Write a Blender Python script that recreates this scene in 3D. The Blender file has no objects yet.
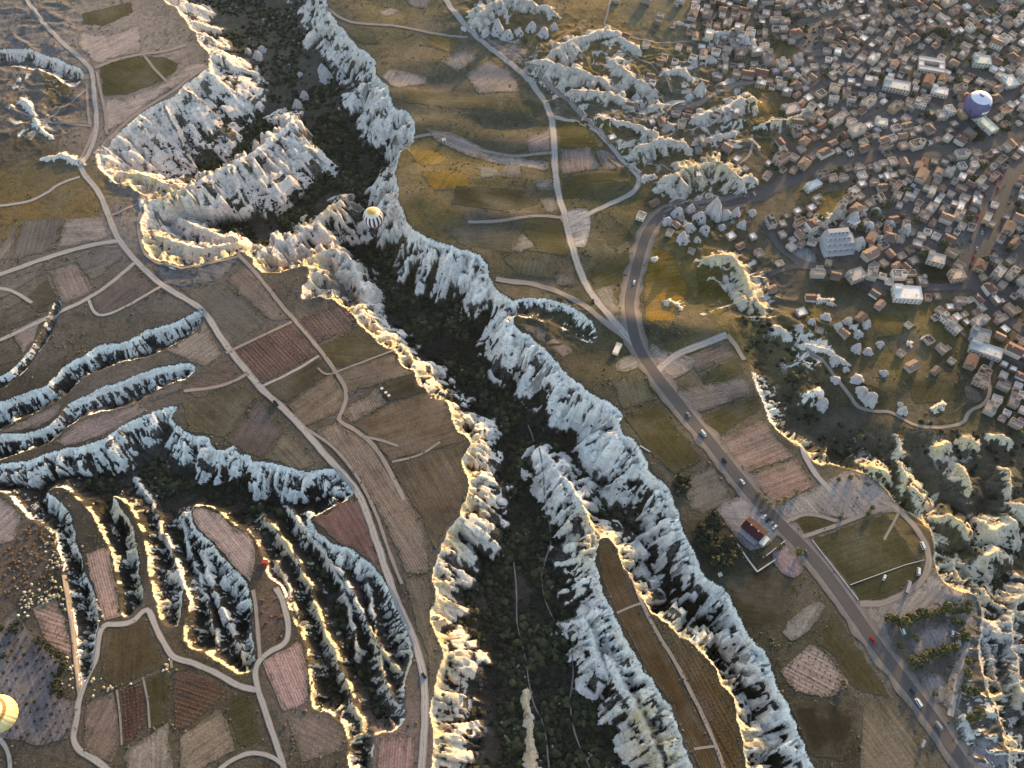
import bpy, math, random, time
import numpy as np
from mathutils import Vector, Matrix, kdtree, geometry
T0 = time.time()
random.seed(7); RNG = np.random.default_rng(7)
scene = bpy.context.scene
col = scene.collection

# ------------------------------------------------------------------ camera
CAM_H, PITCH, FPX = 600.0, math.radians(60.0), 904.0
cam_d = bpy.data.cameras.new('camera'); cam = bpy.data.objects.new('camera', cam_d); col.objects.link(cam)
cam.location = (0, 0, CAM_H); cam.rotation_euler = (math.pi/2 - PITCH, 0, 0)
cam_d.sensor_width = 36.0; cam_d.lens = 36.0 * FPX / 1024.0
cam_d.clip_start = 1.0; cam_d.clip_end = 30000.0
scene.camera = cam

# ------------------------------------------------------------------ sky and sun (early morning, sun low behind the far side)
SUN_EL, SUN_AZ = math.radians(10.5), math.radians(62.0)      # azimuth counted from +X towards +Y
world = bpy.data.worlds.new('World'); scene.world = world; world.use_nodes = True
wn = world.node_tree.nodes; wl = world.node_tree.links
bg = wn['Background']; sky = wn.new('ShaderNodeTexSky'); sky.sky_type = 'NISHITA'
sky.sun_disc = False; sky.sun_elevation = SUN_EL; sky.sun_rotation = math.pi/2 - SUN_AZ
sky.altitude = 1100; sky.air_density = 1.0; sky.dust_density = 3.0; sky.ozone_density = 0.5
wl.new(sky.outputs[0], bg.inputs[0]); bg.inputs[1].default_value = 0.15
sun_d = bpy.data.lights.new('sun', 'SUN'); sun = bpy.data.objects.new('sun', sun_d); col.objects.link(sun)
sun_d.energy = 2.3; sun_d.angle = math.radians(0.6); sun_d.color = (1.0, 0.63, 0.23)
sd = Vector((math.cos(SUN_EL)*math.cos(SUN_AZ), math.cos(SUN_EL)*math.sin(SUN_AZ), math.sin(SUN_EL)))
sun.rotation_euler = (-sd).to_track_quat('-Z', 'Y').to_euler()
sun.location = sd * 2000
scene.view_settings.view_transform = 'Standard'; scene.view_settings.look = 'None'
scene.view_settings.exposure = 2.0; scene.view_settings.gamma = 1.0
try: scene.view_settings.use_curve_mapping = False
except Exception: pass
scene.render.engine = 'CYCLES'
scene.cycles.max_bounces = 5; scene.cycles.diffuse_bounces = 2; scene.cycles.glossy_bounces = 2
scene.cycles.transparent_max_bounces = 4; scene.cycles.volume_bounces = 1
scene.cycles.use_denoising = True

# ------------------------------------------------------------------ small numeric helpers
def lin(c):
    return tuple(((v/255.0)/12.92 if v/255.0 <= 0.04045 else ((v/255.0+0.055)/1.055)**2.4) for v in c)

def soil(c, k=.30):
    g = .3*c[0]+.55*c[1]+.15*c[2]; return tuple(.50*q for q in lin(tuple(v*(1-k)+g*k*(1.03, 1.0, 1.02)[i] for i, v in enumerate(c))))

def ground(px, py, z=0.0):
    """map position of a traced survey point: where the sight line meets the level z"""
    px = np.asarray(px, float); py = np.asarray(py, float)
    cx = (px-512.0)/FPX; cy = (384.0-py)/FPX
    s, c = math.sin(PITCH), math.cos(PITCH)
    dx, dy, dz = cx, c + s*cy, -s + c*cy
    t = (z-CAM_H)/dz
    return dx*t, dy*t

def smooth(a, b, x):
    t = np.clip((x-a)/(b-a), 0, 1); return t*t*(3-2*t)

def _hash(ix, iy, seed):
    h = (ix.astype(np.int64)*374761393 + iy.astype(np.int64)*668265263 + seed*974634777) & 0xFFFFFFFF
    h = ((h ^ (h >> 13))*1274126177) & 0xFFFFFFFF
    return ((h ^ (h >> 16)) & 0xFFFF).astype(np.float32)*np.float32(2*math.pi/65536.0)

def noise(x, y, seed=0):
    """gradient noise, about -1..1"""
    x = np.asarray(x, float); y = np.asarray(y, float)
    ix = np.floor(x); iy = np.floor(y); fx = x-ix; fy = y-iy
    ix = ix.astype(np.int64); iy = iy.astype(np.int64)
    ux = fx*fx*fx*(fx*(fx*6-15)+10); uy = fy*fy*fy*(fy*(fy*6-15)+10)
    def g(ox, oy):
        a = _hash(ix+ox, iy+oy, seed)
        return np.cos(a)*(fx-ox) + np.sin(a)*(fy-oy)
    a = g(0, 0); b = g(1, 0); c_ = g(0, 1); d = g(1, 1)
    return 1.5*((a+(b-a)*ux)*(1-uy) + (c_+(d-c_)*ux)*uy)

def ridged(x, y, seed):
    return 1.0-np.minimum(np.abs(noise(x, y, seed))*2.2, 1.0)

def to_world(pts, z=0.0):
    a = np.array(pts, float); x, y = ground(a[:, 0], a[:, 1], z)
    return np.stack([x, y], 1)

def chaikin(p, closed, n=2):
    for _ in range(n):
        if closed: q = np.roll(p, -1, 0); a = p
        else: a = p[:-1]; q = p[1:]
        r = np.empty((2*len(a), 2)); r[0::2] = .75*a+.25*q; r[1::2] = .25*a+.75*q
        if not closed: r = np.vstack([p[:1], r, p[-1:]])
        p = r
    return p

def resample(p, step, closed):
    q = np.vstack([p, p[:1]]) if closed else p
    seg = np.hypot(*(q[1:]-q[:-1]).T); s = np.concatenate([[0], np.cumsum(seg)])
    n = max(2, int(s[-1]/step)); t = np.linspace(0, s[-1], n+1)
    if closed: t = t[:-1]
    return np.stack([np.interp(t, s, q[:, 0]), np.interp(t, s, q[:, 1])], 1), t

def normals2(p, closed):
    if closed: d = np.roll(p, -1, 0)-np.roll(p, 1, 0)
    else: d = np.gradient(p, axis=0)
    d /= np.maximum(np.hypot(d[:, 0], d[:, 1]), 1e-6)[:, None]
    return np.stack([-d[:, 1], d[:, 0]], 1)

# ------------------------------------------------------------------ survey: rims of the valleys, crests, tinted soils (traced)
RIM_LEFT = [(165,-60),(160,0),(178,8),(188,25),(200,42),(212,60),(203,73),(185,85),(174,97),(150,106),(135,118),(118,130),(101,146),(93,158),
 (100,170),(116,183),(140,192),(150,200),(141,215),(142,235),(146,256),(165,262),(185,266),(210,262),(235,254),(248,251),(257,271),(272,273),
 (292,268),(312,262),(306,280),(297,299),(320,295),(338,300),(352,312),(362,328),(372,335),(384,346),(394,350),(399,362),(406,368),(415,371),
 (418,384),(428,390),(430,401),(445,397),(450,408),(452,420),(458,430),(468,437),(469,446),(464,456),(463,470),(470,485),(466,498),(460,512),
 (458,522),(447,530),(442,545),(437,560),(431,576),(436,592),(436,600),(429,612),(431,626),(440,640),(443,651),(440,666),(437,676),(432,690),
 (431,712),(434,726),(431,741),(434,768),(430,860)]
RIM_RIGHT = [(860,860),(828,800),(812,768),(797,728),(786,700),(777,688),(768,655),(754,640),(741,622),(733,602),(722,588),(705,576),(697,560),(690,545),
 (682,530),(677,506),(668,491),(653,476),(645,460),(635,441),(618,430),(622,414),(610,402),(595,397),(584,388),(571,378),(556,362),(545,348),
 (530,337),(517,331),(514,318),(522,312),(513,302),(504,294),(492,285),(487,266),(476,251),(459,249),(440,240),(425,236),(412,229),(403,213),
 (398,200),(398,186),(394,165),(404,150),(416,140),(414,120),(406,107),(392,108),(390,88),(376,75),(373,52),(356,45),(345,30),(335,20),(325,4),(318,-60)]
V_MAIN = RIM_LEFT + RIM_RIGHT
SPUR_FIELD = [(597,541),(605,537),(612,541),(623,562),(635,587),(650,611),(668,627),(690,641),(705,655),(719,671),(722,683),(733,693),(737,715),
 (742,740),(747,768),(760,860),(715,860),(694,768),(684,745),(675,716),(662,694),(652,680),(640,664),(627,640),(612,612),(600,582),(594,556)]
V_FINGER1 = [(204,308),(190,314),(178,321),(160,327),(145,330),(133,338),(115,344),(98,343),(88,354),(66,363),(55,376),(45,386),(25,393),(0,402),(-60,420),
 (-60,470),(0,430),(17,420),(38,412),(62,398),(80,380),(100,369),(120,363),(140,358),(160,352),(180,342),(196,330),(206,316)]
V_FINGER2 = [(193,362),(175,364),(160,367),(140,374),(120,383),(100,388),(85,396),(68,403),(58,417),(48,426),(30,433),(10,435),(-60,440),
 (-60,480),(0,460),(24,452),(48,444),(60,434),(80,417),(97,413),(122,408),(140,401),(148,395),(165,386),(185,379),(196,370)]
V_RAVINE = [(62,299),(58,318),(50,336),(36,356),(21,375),(0,391),(-60,415),(-60,392),(0,379),(21,361),(37,339),(47,318),(54,301)]
V_TREN = [(-60,478),(0,464),(30,461),(50,452),(66,449),(90,445),(105,439),(118,429),(135,419),(150,414),(166,407),(179,406),(170,415),(174,422),
 (190,436),(211,436),(208,445),(222,452),(236,444),(238,456),(250,453),(251,462),(262,462),(275,464),(290,467),(302,472),(320,469),(336,469),(347,479),(356,492),
 (345,502),(330,507),(318,514),(308,519),(318,533),(338,545),(352,548),(366,560),(378,572),(388,584),(398,606),(406,622),(414,646),(412,662),
 (405,675),(404,692),(408,712),(398,730),(377,733),(373,745),(370,800),(345,800),(350,752),(345,726),(330,712),(312,711),(310,690),(309,665),
 (306,645),(300,632),(292,620),(287,602),(281,586),(274,580),(266,572),(259,548),(252,531),(244,530),(231,525),(222,512),(205,504),(190,505),
 (192,525),(210,541),(222,556),(236,571),(250,586),(253,608),(251,630),(255,650),(256,668),(240,676),(225,668),(210,655),(195,650),(185,645),
 (183,634),(189,615),(188,600),(184,584),(180,600),(181,627),(170,628),(162,622),(157,605),(152,596),(150,575),(147,554),(142,531),(132,511),
 (119,497),(111,495),(120,506),(130,520),(135,540),(138,555),(140,575),(143,590),(141,604),(134,613),(128,620),(121,614),(120,600),(117,580),
 (114,561),(108,546),(103,535),(95,520),(85,505),(70,490),(55,487),(45,492),(60,501),(70,515),(75,530),(76,545),(83,562),(92,590),(100,615),
 (97,640),(94,668),(83,690),(78,680),(76,650),(72,620),(66,590),(62,565),(58,550),(52,532),(40,525),(25,515),(14,500),(0,489),(-60,484)]
V_UPPER = [(-60,50),(0,50),(25,48),(50,57),(80,68),(86,76),(75,88),(62,82),(50,73),(25,67),(0,69),(-60,72)]
V_NOTCH = [(510,300),(545,297),(575,308),(601,334),(592,346),(562,327),(530,319),(514,316)]
SCARP_HARD = [(728,336),(742,345),(748,362),(752,380),(761,400),(768,418),(776,431),(790,442),(803,450),(815,466),(830,465),(845,469),(866,475),(885,490),
 (900,510),(922,518),(933,531),(934,560),(938,577),(952,590),(975,594),(984,615),(976,650),(986,690),(1000,720),(1010,768),(1020,860)]
SCARP_SOFT = [(1150,860),(1150,440),(1040,420),(985,430),(940,425),(905,420),(890,400),(850,372),(815,350),(790,325),(760,318),(735,322)]
V_EAST = SCARP_HARD + SCARP_SOFT
#            polygon      depth width  spur  flute  soft polyline
VALLEYS = [(V_MAIN,        40,   40,   12,   1.0,  None),
           (V_FINGER1,     17,   17,    5,   0.5,  None),
           (V_FINGER2,     16,   16,    5,   0.5,  None),
           (V_RAVINE,       6,    7,    2,   0.3,  None),
           (V_TREN,        18,   18,    6,   0.55,  None),
           (V_UPPER,        9,   10,    3,   0.4,  None),
           (V_NOTCH,        5,    9,    3,   0.45,  None),
           (V_EAST,        11,   17,    7,   .8,  SCARP_SOFT)]
# crests: (points, height at the start, height at the end, drop, width of its flank, spur, flute)
RIDGES = [
 ([(150,201),(175,191),(200,178),(225,164),(245,153),(265,137),(290,116)], 1, -5, 36, 72, 8, 1.2),
 ([(252,258),(262,245),(285,236),(305,222),(322,203),(338,192)], -2, -10, 32, 40, 9, 1.2),
 ([(300,262),(318,247),(335,243),(350,250),(356,272)], -1, -12, 30, 26, 8, 1.1),
 ([(546,446),(560,466),(575,486),(588,512),(597,541)], -14, 0, 34, 26, 9, 1.0),
 ([(610,655),(622,675),(640,708),(655,738),(668,775),(690,850)], -7, -5, 34, 24, 8, 1.0),
 ([(526,682),(529,705),(531,735),(534,768),(541,840)], -27, -22, 16, 10, 3, 1.0),
 ([(585,605),(596,640),(606,665)], -8, -10, 34, 22, 8, 1.0),
 ([(163,532),(175,560),(183,585)], -4, 0, 18, 13, 5, 0.9),
 ([(200,548),(213,590),(232,630),(245,660)], -3, -3, 20, 14, 6, 0.9),
 ([(176,505),(186,545),(203,590),(215,640)], -7, -4, 18, 12, 5, 0.9),
 ([(262,512),(284,540),(302,566),(316,608),(334,652),(350,692),(362,730)], -2, -2, 18, 11, 4, 0.9),
 ([(286,505),(312,535),(336,566),(356,596),(368,626),(384,652),(398,668)], -3, -2, 18, 11, 4, 0.9),
 ([(322,545),(338,575),(350,610),(356,650)], -5, -5, 16, 9, 4, 0.8),
 ([(366,575),(372,610),(376,650),(388,690),(402,712)], -4, -2, 16, 10, 4, 0.8),
 ([(276,560),(290,590),(300,628),(308,665),(310,705)], -3, 0, 16, 11, 4, 0.9),
 ([(128,470),(150,500),(160,530)], -12, -4, 16, 11, 4, 0.8),
 # outcrops standing out of the upper plateau
 ([(472,26),(490,12),(512,4),(540,12),(560,20)], 10, 9, 16, 20, 7, 1.2),
 ([(545,64),(568,50),(595,40),(626,36)], 10, 8, 14, 22, 6, .7),
 ([(532,64),(560,74),(590,80),(615,90)], 10, 8, 14, 18, 7, 1.2),
 ([(600,48),(622,40),(640,54)], 6, 5, 10, 13, 5, 1.1),
 ([(608,62),(630,80),(650,90)], 7, 6, 10, 13, 5, 1.1),
 ([(566,96),(590,98),(610,97),(626,104)], 8, 8, 13, 15, 6, 1.2),
 ([(590,120),(620,127),(645,134),(662,142)], 7, 8, 12, 14, 6, 1.2),
 ([(630,156),(655,147),(675,146),(690,153)], 9, 9, 14, 16, 5, 1.2),
 ([(660,77),(682,70),(692,84)], 6, 5, 10, 12, 5, 1.0),
 ([(704,40),(733,35),(756,47)], 8, 7, 12, 16, 6, 1.0),
 ([(690,124),(716,118),(736,106),(760,104)], 8, 9, 13, 18, 5, 0.9),
 ([(656,190),(684,176),(712,168),(732,176),(746,196)], 12, 8, 18, 22, 7, 1.2),
 ([(702,262),(728,258),(742,275),(752,300),(764,318)], 8, 7, 12, 14, 6, 1.2),
 ([(955,560),(970,600),(988,640),(1000,680)], -2, -4, 22, 24, 9, 1.2),
 ([(1024,585),(1010,620),(1018,660),(1024,700)], 0, -2, 22, 22, 8, 1.2),
 ([(800,345),(830,352),(850,366)], 4, 2, 10, 12, 5, 1.0),
 ([(690,148),(716,140),(738,132)], 4, 4, 8, 10, 4, 1.0),
 ([(755,128),(790,122),(812,110)], 5, 6, 10, 12, 4, .8),
 ([(800,232),(825,222),(845,210)], 5, 7, 12, 12, 4, .9),
 ([(20,98),(32,108),(40,130),(56,142)], 4, 2, 8, 10, 4, 1.0),
 ([(40,160),(66,156),(85,166)], 3, 3, 9, 12, 5, 1.0),
 ([(120,170),(150,176),(180,183)], 0, -3, 14, 12, 5, 1.0),
 ([(152,232),(178,240),(204,246),(236,240)], -3, -3, 12, 10, 5, 1.1),
 ([(175,210),(200,222),(230,228)], -9, -12, 14, 12, 5, 1.1),
]
for a_, b_, z_ in [((866,468),(888,480),5),((905,488),(924,502),5),((933,452),(950,444),5),((958,441),(978,448),6),((985,438),(1012,442),5),((958,466),(968,492),5),((1000,468),(1009,494),6),((938,518),(966,528),5),
 ((985,536),(1016,522),6),((1008,504),(1030,514),5),((892,436),(897,456),5),((898,462),(903,488),5),((816,300),(836,306),3),((770,330),(792,338),4),((905,346),(930,338),3),((848,331),(866,322),3),((700,318),(716,312),3),((664,300),(682,312),3),
 ((652,262),(668,256),3),((640,182),(656,176),4),((578,110),(590,106),4),((700,56),(716,62),4),((676,24),(692,30),4),((650,110),(668,104),4),((720,86),(730,78),3),((748,140),(760,150),3),((806,398),(818,392),4),((930,412),(946,404),3),((980,560),(1000,552),6)]:
    RIDGES.append(([a_, ((a_[0]+b_[0])/2+2, (a_[1]+b_[1])/2-2), b_], z_, z_-1, z_+4, 8+z_*.6, 4, 1.0))
# soil and grass tints of the unworked ground (sRGB, as seen in the open)
TINTS = [(30,20,(132,124,116)),(100,30,(150,136,128)),(150,60,(158,140,128)),(40,110,(128,112,98)),(100,130,(140,122,108)),(10,160,(80,72,46)),
 (60,200,(120,104,62)),(130,225,(140,128,118)),(40,260,(112,104,98)),(120,300,(92,88,80)),(150,330,(82,78,70)),(60,340,(76,72,64)),
 (170,300,(98,94,88)),(250,330,(96,88,80)),(330,380,(96,84,70)),(420,430,(92,78,60)),(420,520,(104,90,74)),(240,420,(88,80,62)),
 (130,410,(100,92,86)),(300,470,(100,90,76)),(20,560,(112,92,74)),(60,640,(104,92,78)),(110,700,(92,78,58)),(150,760,(96,82,58)),
 (200,690,(92,76,54)),(250,730,(84,74,46)),(300,700,(112,96,80)),(330,750,(84,70,48)),(395,735,(130,108,96)),(270,600,(118,90,72)),
 (435,650,(104,92,76)),(650,620,(78,60,34)),(720,720,(82,62,32)),(640,420,(84,80,54)),(680,490,(88,82,60)),(740,590,(60,58,36)),
 (800,620,(72,68,40)),(830,740,(56,50,30)),(900,730,(104,94,76)),(880,660,(112,104,88)),(950,620,(120,110,100)),(980,700,(104,96,80)),
 (830,510,(118,108,92)),(730,420,(100,92,72)),(700,300,(94,86,42)),(660,320,(84,78,48)),(600,260,(92,88,54)),(540,250,(88,82,54)),
 (480,220,(92,86,66)),(450,190,(100,90,44)),(470,140,(94,88,58)),(440,100,(96,90,66)),(420,50,(108,98,66)),(500,110,(96,90,64)),
 (400,20,(120,106,64)),(560,90,(108,100,68)),(600,40,(112,104,66)),(650,20,(124,116,76)),(720,20,(122,112,80)),(660,110,(108,102,74)),
 (620,180,(96,90,48)),(740,100,(126,112,72)),(745,150,(98,90,58)),(800,60,(132,124,116)),(880,100,(128,122,116)),(960,60,(108,104,88)),
 (1000,20,(116,110,84)),(850,200,(116,108,96)),(930,220,(122,117,112)),(1000,260,(116,110,104)),(820,240,(104,98,92)),(780,290,(96,88,70)),
 (850,300,(80,78,54)),(900,340,(96,88,56)),(880,380,(86,78,46)),(950,390,(74,70,40)),(850,430,(66,62,38)),(900,470,(86,78,42)),
 (950,510,(96,86,50)),(1000,560,(74,68,44)),(1000,400,(78,72,44)),(1010,480,(92,80,60)),
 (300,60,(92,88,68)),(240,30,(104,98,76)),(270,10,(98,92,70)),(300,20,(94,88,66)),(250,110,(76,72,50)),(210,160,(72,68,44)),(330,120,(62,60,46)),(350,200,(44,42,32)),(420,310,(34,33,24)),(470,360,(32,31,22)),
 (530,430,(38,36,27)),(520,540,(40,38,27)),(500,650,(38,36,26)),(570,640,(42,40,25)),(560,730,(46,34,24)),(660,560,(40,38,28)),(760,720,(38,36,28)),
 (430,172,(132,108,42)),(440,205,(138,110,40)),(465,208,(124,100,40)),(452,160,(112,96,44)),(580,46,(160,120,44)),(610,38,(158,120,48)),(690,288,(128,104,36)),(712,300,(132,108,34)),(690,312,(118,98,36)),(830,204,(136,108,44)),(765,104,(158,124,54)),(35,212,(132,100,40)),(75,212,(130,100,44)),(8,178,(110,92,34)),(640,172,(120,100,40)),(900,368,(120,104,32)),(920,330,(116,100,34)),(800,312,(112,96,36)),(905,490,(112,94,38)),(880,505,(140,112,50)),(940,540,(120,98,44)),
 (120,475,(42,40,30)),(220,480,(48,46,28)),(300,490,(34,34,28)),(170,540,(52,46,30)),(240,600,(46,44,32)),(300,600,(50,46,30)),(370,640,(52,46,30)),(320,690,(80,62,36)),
 (60,530,(60,56,46)),(70,600,(62,58,44)),(110,560,(56,52,38)),(0,400,(56,54,46))]
ROCKTINT = [(60,60,(206,192,177)),(170,130,(206,192,178)),(250,190,(208,192,177)),(310,240,(208,192,176)),(380,130,(201,192,181)),(450,280,(219,211,200)),
 (560,400,(219,212,202)),(640,480,(219,213,202)),(450,600,(210,200,186)),(700,620,(219,211,200)),(600,620,(219,211,200)),(770,720,(221,215,204)),
 (100,360,(212,209,198)),(150,440,(216,211,201)),(300,500,(212,206,196)),(220,600,(210,202,190)),(340,620,(206,196,182)),(520,20,(177,165,152)),
 (600,100,(178,165,150)),(650,150,(177,165,152)),(700,190,(175,165,153)),(740,300,(179,165,149)),(770,390,(215,206,193)),(850,480,(193,177,147)),
 (950,470,(191,176,150)),(990,640,(186,177,165)),(990,560,(190,175,151)),(860,200,(178,165,151))]
BADLANDS = [(500,15,50,5),(570,70,60,5),(640,90,70,5),(700,80,60,4),(640,150,40,4),(700,215,40,5),(745,285,40,5),(800,340,40,4),(955,470,40,3.2),
 (1000,520,40,3.2),(995,620,40,5),(1005,720,40,5),(40,110,50,3.5),(30,70,50,3),(170,200,35,5),(190,245,35,5),(130,175,25,4),(280,215,40,6),(330,240,30,5),
 (868,462,20,3),(925,490,25,4),(720,120,50,4),(560,320,30,3),(830,230,30,3),(30,20,60,2.5)]

# ------------------------------------------------------------------ terrain sheet
def row_positions():
    ys = [14.0]
    while ys[-1] < 905:
        y = ys[-1]; ys.append(y + 0.72 + 0.72*max(0.0, y-60)/760.0)
    step = 1.6
    while ys[-1] < 9000: step *= 1.14; ys.append(ys[-1]+step)
    pre = [14.0]; step = 0.9
    while pre[-1] > -6000: step *= 1.16; pre.append(pre[-1]-step)
    return np.array(pre[:0:-1] + ys)
YS = row_positions()
u = np.linspace(-1.09, 1.09, 985); ext = []; e = 1.09; st = (u[1]-u[0])
while e < 22: st *= 1.2; e += st; ext.append(e)
US = np.concatenate([-np.array(ext)[::-1], u, np.array(ext)])
HW = 294.0 + 0.2832*np.clip(YS, 0, 1e9)
GX = US[None, :]*HW[:, None]; GY = np.repeat(YS[:, None], len(US), 1)
NR, NC = GX.shape

def fill_mask(poly):
    """rows of the sheet have one y each: fill by scan line"""
    m = np.zeros((NR, NC), bool); p = np.asarray(poly); q = np.roll(p, -1, 0)
    for i in range(NR):
        y = YS[i]
        s = ((p[:, 1] <= y) & (q[:, 1] > y)) | ((q[:, 1] <= y) & (p[:, 1] > y))
        if not s.any(): continue
        xs = np.sort(p[s, 0] + (y-p[s, 1])/(q[s, 1]-p[s, 1])*(q[s, 0]-p[s, 0]))
        m[i] = (np.searchsorted(xs, GX[i]) % 2) == 1
    return m

def wsum(pts, power, eps, vals):
    acc = np.zeros((NR, NC)+((3,) if vals.ndim > 1 else ())); wsm = np.zeros((NR, NC))
    for (x, y), v in zip(pts, vals):
        w = 1.0/((GX-x)**2+(GY-y)**2+eps)**power
        wsm += w; acc += w[..., None]*v if vals.ndim > 1 else w*v
    return acc/(wsm[..., None] if vals.ndim > 1 else wsm)

base = 3.2*noise(GX/190, GY/190, 1) + 1.0*noise(GX/64, GY/64, 2)
far = smooth(900, 2500, np.hypot(GX, GY-400)); base += far*(60*noise(GX/1500, GY/1500, 5)+25*noise(GX/500, GY/500, 6))
mx, my = to_world([(500, 130)])[0]
swell = np.exp(-(((GX-mx)/170)**2+((GY-my)/190)**2))
mx, my = to_world([(680, 300)])[0]; swell += 0.9*np.exp(-(((GX-mx)/70)**2+((GY-my)/80)**2))
mx, my = to_world([(900, 400)])[0]; swell += 0.7*np.exp(-(((GX-mx)/130)**2+((GY-my)/90)**2))
swell = np.clip(swell, 0, 1)
base += swell*(8.5*noise(GX/110+.3*noise(GX/50, GY/50, 8), GY/42, 3) + 1.6*noise(GX/40, GY/22, 4))
bad = np.zeros((NR, NC))
for bx, by, r, a in BADLANDS:
    wx, wy = to_world([(bx, by)])[0]; r_ = r*0.85
    bad = np.maximum(bad, a*np.exp(-(((GX-wx)/r_)**2+((GY-wy)/(r_*1.25))**2)**1.5))
wxn = GX+7*noise(GX/23, GY/23, 11); wyn = GY+7*noise(GX/23, GY/23, 12)
rb = 0.55*ridged(wxn/34, wyn/26, 13)+0.3*ridged(wxn/15, wyn/13, 14)+0.15*ridged(wxn/6.5, wyn/6.5, 15)
base += bad*(rb-0.45)*1.5

SLIT = [None]
def billow(x, y, seed):
    return np.minimum(np.abs(noise(x, y, seed))*2.4, 1.0)
def fluted(s, d, x, y, spur, fl, seed):
    """metres by which ribs push the foot of a cliff outwards, and how deep in a gully between ribs a place lies"""
    sw = s + 2.4*noise(x/16, y/16, seed+9) + .5*noise(x/5, y/5, seed+8)
    ramp = smooth(0, 9, d)
    r1 = ridged(sw/27, d/150, seed)-.5; r2 = billow(sw/9.0+3.1, d/60, seed+1)-.5; r3 = billow(sw/4.1+7.7, d/34, seed+2)-.5
    r6 = billow(sw/2.3+1.3, d/22, seed+3)-.5; r4 = noise(x/5, y/5, seed+4); r5 = noise(x/11, y/11, seed+5)
    off = ramp*(spur*1.15*r1 + fl*(7.6*r2 + 5.2*r3 + 2.2*r6 + .6*r4 + 1.2*r5)) + fl*1.2*(r3+.8*r2)*(1-ramp)*smooth(0, 1.5, d)
    slit = np.maximum(smooth(.26, .46, noise(sw/2.4, d/8.5, seed+10)), smooth(.40, .54, noise(sw/5.0+9, d/17, seed+11)))*smooth(1.5, 5, d)
    off = off - 2.4*fl*slit
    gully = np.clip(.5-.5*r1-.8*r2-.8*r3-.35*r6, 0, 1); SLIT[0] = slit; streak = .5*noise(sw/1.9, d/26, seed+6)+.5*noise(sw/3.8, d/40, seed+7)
    return np.minimum(off, .8*d), gully, streak

cut = np.zeros((NR, NC)); tval = np.full((NR, NC), 9.0); veg = np.zeros((NR, NC)); gul = np.zeros((NR, NC)); stk = np.zeros((NR, NC)); slt = np.zeros((NR, NC)); shady = np.zeros((NR, NC)); valley = np.zeros((NR, NC), bool)
plateau_spur = None
for vi, (poly, D, W, spur, fl, soft) in enumerate(VALLEYS):
    def refine(pts, closed, seed):
        p = chaikin(to_world(pts), closed, 2); p, s = resample(p, 1.2, closed)
        n = normals2(p, closed)
        w = min(1.0, np.max(W)/30)
        return p + n*(w*(2.0*noise(s/17, 0*s, seed)+1.3*noise(s/6.5, 0*s, seed+1)))[:, None], s
    P, S = refine(poly, True, 40+vi*7)
    m = fill_mask(P)
    rings = [(P, S)]
    if vi == 0:
        Q, SQ = refine(SPUR_FIELD, True, 90); mq = fill_mask(Q); m &= ~mq; plateau_spur = mq
        rings.append((Q, SQ+5000))
    if soft:
        Hh, SH = refine(SCARP_HARD, False, 93); rings = [(Hh, SH)]
    allp = np.vstack([r[0] for r in rings]); alls = np.concatenate([r[1] for r in rings])
    kd = kdtree.KDTree(len(allp))
    for i, (x, y) in enumerate(allp): kd.insert((x, y, 0), i)
    kd.balance()
    idx = np.nonzero(m.ravel())[0]; xs = GX.ravel()[idx]; ys = GY.ravel()[idx]
    inner = (np.abs(xs) < 700) & (ys > -100) & (ys < 1100)
    near = np.zeros(len(idx), int); dist = np.full(len(idx), 500.0)
    find = kd.find
    for k in np.nonzero(inner)[0]:
        r = find((xs[k], ys[k], 0)); near[k] = r[1]; dist[k] = r[2]
    s = alls[near]
    if vi == 4:
        cx_, cy_ = to_world([(356, 492)])[0]; kn = int(np.argmin((P[:, 0]-cx_)**2+(P[:, 1]-cy_)**2)); north = near < kn
        W = np.where(north, 30, 15); spur = np.where(north, 13, 7); fl = np.where(north, .95, .62); D = np.where(north, 22, 17)
    off, gu, sk = fluted(s, dist, xs, ys, spur, fl, 200+vi*20); dd = dist - off; stk.ravel()[idx] = sk; slt.ravel()[idx] = SLIT[0]
    if vi == 0:
        ax, ay = to_world([(190, 122)])[0]; wide = np.exp(-((xs-ax)/75)**2-((ys-ay)/80)**2)
        W = 30+6*smooth(170, 420, ys)+46*wide; D = (33+6*smooth(170, 420, ys))*(1-.35*smooth(560, 760, ys))
    t = np.maximum(dd, 0.0)/W
    prof = 1-(1-np.clip(t, 0, 1))**1.45
    c = D*prof + np.where(t > .8, 1.6*noise(xs/14, ys/14, 31)+.6*noise(xs/5, ys/5, 32), 0)*smooth(.8, 1.2, t)
    if soft:
        sp = resample(to_world(soft), 3, False)[0]
        kd2 = kdtree.KDTree(len(sp))
        for i, (x, y) in enumerate(sp): kd2.insert((x, y, 0), i)
        kd2.balance()
        ds = np.array([kd2.find((a, b, 0))[2] for a, b in zip(xs, ys)])
        g = smooth(0, 75, ds); c = c*g
        t = np.where(g < .7, 3.0, t)
    cr = cut.ravel(); tr = tval.ravel(); vr = veg.ravel(); gul.ravel()[idx] = gu
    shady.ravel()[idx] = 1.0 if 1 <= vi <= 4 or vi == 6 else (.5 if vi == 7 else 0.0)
    better = c > cr[idx]
    cr[idx] = np.where(better, c, cr[idx]); tr[idx] = np.minimum(tr[idx], t)
    dens = smooth(.75, 1.05, t)*(1-.8*smooth(600, 740, ys))*(1.0 if vi in (0, 4) else (.8 if vi in (1, 2, 3) else .08)); vr[idx] = np.maximum(vr[idx], dens)
    valley |= m
HGT = base*(1-.55*smooth(0, 6, cut)) - cut

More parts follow.
